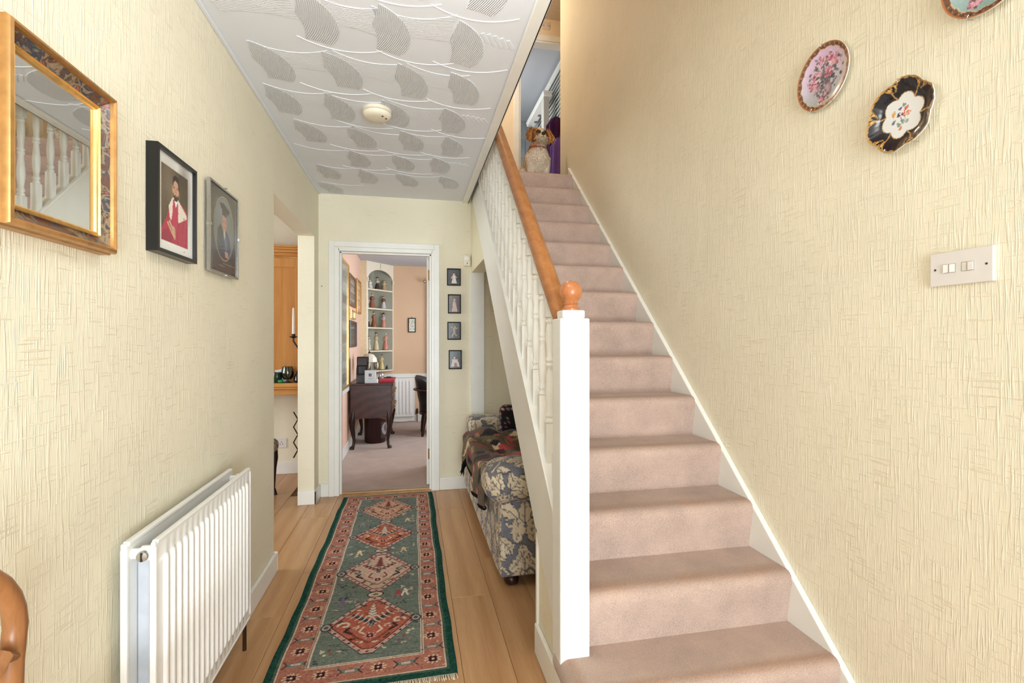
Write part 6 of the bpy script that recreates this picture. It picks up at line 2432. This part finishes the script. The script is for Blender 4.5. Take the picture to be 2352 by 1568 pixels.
# ---- tub chair in the study
chx, chy = .335, 6.72
tc_ = thing('tub_chair', 'dark leather tub chair with wooden arms in the study', 'chair', (chx, chy, 0))
leather = plain('black_green_leather', (44, 44, 42), .38, .5, var=.12, scale=40)
ztopc = W(968, 863, Y=6.62).z
m = MB()
na, vs, fs = 30, [], []
for i in range(na + 1):
    a_ = math.radians(-10) + math.radians(200) * i / na
    cx_, sy_ = math.cos(a_ + PI / 2 + math.radians(-10)), math.sin(a_ + PI / 2 + math.radians(-10))
    e = Vector((cx_, sy_, 0))
    up_ = math.sin(PI * i / na)
    zt = .58 + (ztopc - .58) * up_ ** .6
    for r_, z_ in ((.215, .30), (.262, .52), (.298, zt - .03), (.285, zt), (.258, zt - .02), (.225, .52), (.19, .34)):
        vs.append(Vector((chx, chy, 0)) + e * r_ + Vector((0, 0, z_)))
for i in range(na):
    for k in range(7):
        k2 = (k + 1) % 7
        fs.append((i * 7 + k, i * 7 + k2, (i + 1) * 7 + k2, (i + 1) * 7 + k))
fs += [tuple(range(7)), tuple(range(na * 7, na * 7 + 7))[::-1]]
m.add(vs, fs)
m.build('backrest', leather, tc_, smooth=50)
MB().lathe([(.20, .30), (.235, .32), (.24, .42), (.225, .46), (.15, .475), (.01, .48)], (chx, chy, 0), 30).build('seat', leather, tc_, smooth=40)
arm_pts = []
for i in range(18):
    a_ = math.radians(120) + math.radians(220 / 17 * i)
    arm_pts.append((chx + .300 * math.cos(a_), chy + .300 * math.sin(a_), .60))
MB().tube([pt for pt in arm_pts], .020, 8, flat=.7).build('arm_rail', mahogany, tc_, smooth=50)
MB().lathe([(.235, .27), (.245, .29), (.235, .31)], (chx, chy, 0), 30).build('seat_rail', mahogany, tc_, smooth=40)
for sx, sy in ((-1, -1), (1, -1), (-1, 1), (1, 1)):
    MB().tube([(chx + sx * .16, chy + sy * .16, .29), (chx + sx * .185, chy + sy * .185, .15), (chx + sx * .20, chy + sy * .20, .0)], [.034, .026, .018], 10).build('leg', mahogany_z, tc_, smooth=50)

# ================================================================== DINING ROOM
pc_x0, pc_x1 = -2.05, XL - TW - .03
zt_, zs_ = W(655, 563, Y=4.66).z, W(655, 880, Y=4.56).z
pcb = thing('pine_wall_cabinet', 'tall waxed pine wall cabinet with cornice and shelf in the dining room', 'cabinet', ((pc_x0 + pc_x1) / 2, YD, zs_))
MB().box(pc_x0 + .04, pc_x1 - .04, 4.70, YD, zs_, zt_ - .09).build('body', pine, pcb, bevel=.003)
for k in range(3):
    a_ = pc_x0 + .06 + k * (pc_x1 - pc_x0 - .12) / 3
    b_ = a_ + (pc_x1 - pc_x0 - .12) / 3 - .01
    dd = MB()
    for (p0, p1, q0, q1) in ((a_, a_ + .07, zs_ + .03, zt_ - .11), (b_ - .07, b_, zs_ + .03, zt_ - .11), (a_ + .07, b_ - .07, zs_ + .03, zs_ + .11), (a_ + .07, b_ - .07, zt_ - .19, zt_ - .11)):
        dd.box(p0, p1, 4.682, 4.70, q0, q1)
    dd.box(a_ + .06, b_ - .06, 4.692, 4.70, zs_ + .05, zt_ - .13)
    do = dd.build('door', pine, pcb, bevel=.002)
    MB().lathe([(.010, 4.682), (.016, 4.668), (.012, 4.660), (.002, 4.658)], (a_ + .035, 0, (zs_ + zt_) / 2 - .1), 14, 'Y').build('knob', pine, do, smooth=40)
cn = MB()
for k, (d_, za_, zb_) in enumerate(((.0, -.09, -.06), (.02, -.06, -.035), (.035, -.035, -.018), (.05, -.018, 0))):
    cn.box(pc_x0 + .04 - d_, pc_x1 - .04 + d_ * .6, 4.70 - d_ - .012, YD, zt_ + za_, zt_ + zb_)
cn.build('cornice', pine_x, pcb, bevel=.003)
MB().box(pc_x0, pc_x1, 4.56, YD, zs_ - .035, zs_).box(pc_x0 + .01, pc_x1 - .01, 4.575, YD, zs_ - .055, zs_ - .035).box(pc_x0 + .02, pc_x1 - .02, 4.60, 4.62, zs_ - .105, zs_ - .055).box(pc_x0 + .02, pc_x0 + .05, 4.6, YD, zs_ - .105, zs_ - .055).box(pc_x1 - .05, pc_x1 - .02, 4.6, YD, zs_ - .105, zs_ - .055).build('shelf', pine_x, pcb, bevel=.006)


def on_ledge(u, y_):
    q_ = W(u, 878, Y=y_)
    return Vector((q_.x, y_, zs_))


q_ = on_ledge(660.5, 4.625)
gb = thing('brandy_glass', 'large green brandy glass with dark stem on the pine shelf', 'glass', q_)
MB().lathe([(.030, .030), (.046, .052), (.052, .080), (.047, .115), (.040, .140), (.038, .140), (.045, .114), (.050, .080), (.044, .054), (.028, .033)], q_, 26).build('bowl', green_glass, gb, smooth=50)
MB().lathe([(.034, 0), (.034, .004), (.008, .010), (.006, .026), (.014, .033)], q_, 22).build('stem', plain('dark_green_stem', (24, 34, 24), .15), gb, smooth=40)
MB().lathe([(.026, .036), (.043, .056), (.047, .078), (.03, .080)], q_, 22).build('dark_contents', plain('green_pebbles', (36, 84, 40), .3, var=.4, scale=70), gb, smooth=50)
q_ = on_ledge(636, 4.64)
cdk = thing('candle_bowl', 'dark green glass candle bowl on the pine shelf', 'bowl', q_)
MB().lathe([(.030, 0), (.040, .02), (.044, .06), (.036, .09), (.030, .092), (.03, .06), (.02, .02)], q_, 22).build('bowl', plain('bottle_green', (28, 50, 34), .12), cdk, smooth=50)
MB().lathe([(.014, .03), (.014, .085)], q_, 14).build('candle', plain('green_wax', (40, 90, 54), .5), cdk)
q_ = on_ledge(644.5, 4.60)
bl_ = thing('glass_pebble', 'bright green glass pebble in front of the candle bowl', 'ornament', q_)
MB().ell((q_.x, q_.y, q_.z + .015), .024, .020, .015).build('pebble', plain('emerald_glass', (34, 140, 74), .12), bl_, smooth=True)
q_ = on_ledge(647, 4.672)
cd = thing('white_card', 'white card propped on the pine shelf behind the glasses', 'card', q_)
MB().obox(q_ + Vector((0, -.004, .06)), (.045, 0, .010), (0, .001, 0), (-.012, 0, .055)).build('card', plain('white_card', (222, 222, 226)), cd)
q_ = on_ledge(687, 4.62)
dv = thing('dark_vase', 'squat black vase at the end of the pine shelf', 'vase', q_)
MB().lathe([(.030, 0), (.046, .02), (.044, .05), (.022, .085), (.018, .10), (.022, .105)], q_, 20).build('vase', plain('black_glaze', (22, 20, 22), .2), dv, smooth=40)
# iron candle stand behind the pier
q_ = W(696, 1120, Y=4.36)
q_ = Vector((q_.x, 4.36, 0))
cs_ = thing('candle_stand', 'black wrought iron floor candle stand with a white taper candle', 'candle stand', q_)
zc_ = W(674, 775, Y=4.36).z
xcan = W(674, 775, Y=4.36).x
MB().tube([(q_.x, q_.y, .02), (q_.x, q_.y, zc_ - .20)], .009, 8).build('stem', black_iron, cs_, smooth=40)
zz0, zz1 = W(677, 1050, Y=4.36).z, W(677, 945, Y=4.36).z
MB().tube([(W(679 + (6 if k % 2 else -4), 1000, Y=4.36).x, q_.y - .012, zz0 + (zz1 - zz0) * k / 6) for k in range(7)], .0055, 7).build('twisted_rod', black_iron, cs_, smooth=40)
MB().tube([(q_.x, q_.y, zc_ - .22), (q_.x - .03, q_.y, zc_ - .10), (xcan, q_.y, zc_ - .03), (xcan, q_.y, zc_)], .007, 8).tube([(q_.x, q_.y, zc_ - .22), (q_.x + .02, q_.y - .06, zc_ - .16), (q_.x + .02, q_.y - .08, zc_)], .007, 8).build('arms', black_iron, cs_, smooth=40)
for cx, cy in ((xcan, q_.y), (q_.x + .02, q_.y - .08)):
    MB().lathe([(.006, -.006), (.030, .004), (.032, .010), (.016, .006), (.014, .03), (.012, .03)], (cx, cy, zc_), 16).build('drip_cup', black_iron, cs_, smooth=40)
    MB().lathe([(.0115, .008), (.010, .15), (.008, .24), (.001, .25)], (cx, cy, zc_), 14).build('candle', plain('ivory_wax', (238, 230, 216), .45, .4, var=.01), cs_, smooth=40)
MB().lathe([(.040, 0), (.040, .008), (.014, .016), (.010, .03)], q_, 20).build('foot', black_iron, cs_, smooth=40)
p = W(647, 1017, Y=YD)
so = thing('wall_socket', 'white wall socket low on the dining room wall', 'socket', (p.x, YD, p.z))
MB().box(p.x - .045, p.x + .045, YD - .010, YD, p.z - .043, p.z + .043).build('plate', white_plastic, so, bevel=.002)
for (a_, b_) in ((-.011, -.008), (.011, -.008), (0, .012)):
    MB().box(p.x + a_ - .003, p.x + a_ + .003, YD - .0108, YD - .009, p.z + b_ - .004, p.z + b_ + .004).build('pin_hole', dark_hole, so)
# dining chair beyond the wall end
cx1 = W(640, 1030, Y=4.30).x
dch = thing('dining_chair', 'dark wooden dining chair with a floral seat in the dining room', 'chair', (cx1 - .22, 4.12, 0))
zs2 = .44


def seat_pat(wp, ax):
    k = np.sin(wp[..., 0] * 90) * np.sin(wp[..., 1] * 84 + 1) + .5 * np.sin(wp[..., 2] * 120 + wp[..., 0] * 40)
    c_ = np.zeros(wp.shape) + np.array((176, 160, 132.))
    c_[k > .5] = (140, 60, 84)
    c_[k < -.5] = (72, 92, 84)
    c_[(k > .1) & (k < .25)] = (92, 70, 110)
    return c_


soft_block('seat', cx1 - .44, cx1, 3.90, 4.34, zs2 - .09, zs2 + .02, .045, cloth_attr, dch, None, .016, fn=seat_pat)
for sx, sy in ((cx1 - .035, 4.305), (cx1 - .405, 4.305), (cx1 - .035, 3.935), (cx1 - .405, 3.935)):
    pts = [(0, zs2 - .05, .026), (.004, zs2 - .14, .026), (0, .22, .018), (-.006, .06, .013), (.002, .02, .018), (.004, 0.0, .019)]
    MB().tube([(sx + a_, sy, z_) for a_, z_, _ in pts], [r_ for _, _, r_ in pts], 10).build('leg', mahogany_z, dch, smooth=50)
MB().tube([(cx1 - .035, 3.935, zs2 - .05), (cx1 - .03, 3.90, .70), (cx1 - .03, 3.87, .92)], [.020, .017, .015], 8).tube([(cx1 - .405, 3.935, zs2 - .05), (cx1 - .41, 3.90, .70), (cx1 - .41, 3.87, .92)], [.020, .017, .015], 8).build('back_posts', mahogany_z, dch, smooth=50)
for zz in (.90, .70):
    MB().tube([(cx1 - .03, 3.872 + (.9 - zz) * .15, zz), (cx1 - .22, 3.852 + (.9 - zz) * .15, zz + .015), (cx1 - .41, 3.872 + (.9 - zz) * .15, zz)], .018, 8, flat=.6).build('back_rail', mahogany_z, dch, smooth=50)

# ================================================================== CHAIR IN THE HALL (its rounded back shows at the edge)
hcx, hcy = -.585, .755
hc = thing('balloon_back_chair', 'honey-brown balloon-back wooden chair against the left wall', 'chair', (hcx + .15, hcy, 0))
bkx = hcx - .03
right = [(.150, .44), (.166, .54), (.166, .62), (.155, .69), (.158, .745), (.164, .79)]
top_ = [(.166 * math.cos(PI * i / 16), .80 + .135 * math.sin(PI * i / 16)) for i in range(17)]
path = right + top_ + [(-a_, b_) for a_, b_ in right[::-1]]
MB().tube([(bkx, hcy + a_, b_) for a_, b_ in path], .0165, 14, flat=.9).build('back_hoop', walnut, hc, smooth=50)
MB().tube([(bkx, hcy + .158, .755), (bkx + .004, hcy + .125, .775), (bkx + .006, hcy + .09, .745), (bkx + .006, hcy, .765), (bkx + .006, hcy - .09, .745), (bkx + .004, hcy - .125, .775), (bkx, hcy - .158, .755)], [.013, .02, .016, .024, .016, .02, .013], 10, flat=.6).build('back_rail', walnut, hc, smooth=50)
MB().tube([(bkx, hcy + .162, .57), (bkx + .004, hcy, .585), (bkx, hcy - .162, .57)], [.012, .018, .012], 10, flat=.6).build('back_rail', walnut, hc, smooth=50)
for s in (-1, 1):
    MB().tube([(hcx - .03, hcy + s * .152, .47), (hcx - .022, hcy + s * .158, .42), (hcx - .03, hcy + s * .17, .22), (hcx - .05, hcy + s * .175, 0)], [.018, .021, .018, .015], 10).build('leg', walnut, hc, smooth=50)
    MB().tube([(hcx + .38, hcy + s * .18, .43), (hcx + .39, hcy + s * .185, .34), (hcx + .385, hcy + s * .18, .12), (hcx + .39, hcy + s * .185, 0)], [.022, .026, .017, .014], 10).build('leg', walnut, hc, smooth=50)
MB().prism([(hcx - .01, hcy - .17), (hcx - .01, hcy + .17), (hcx + .30, hcy + .215), (hcx + .40, hcy + .205), (hcx + .425, hcy), (hcx + .40, hcy - .205), (hcx + .30, hcy - .215)], 'Z', .40, .445).build('seat_frame', walnut, hc, bevel=.01, seg=3)
MB().ell((hcx + .20, hcy, .45), .19, .185, .035, 26, 10).build('seat_pad', plain('beige_seat_cloth', (196, 172, 140), .9, .1, var=.1, scale=120), hc, smooth=True)
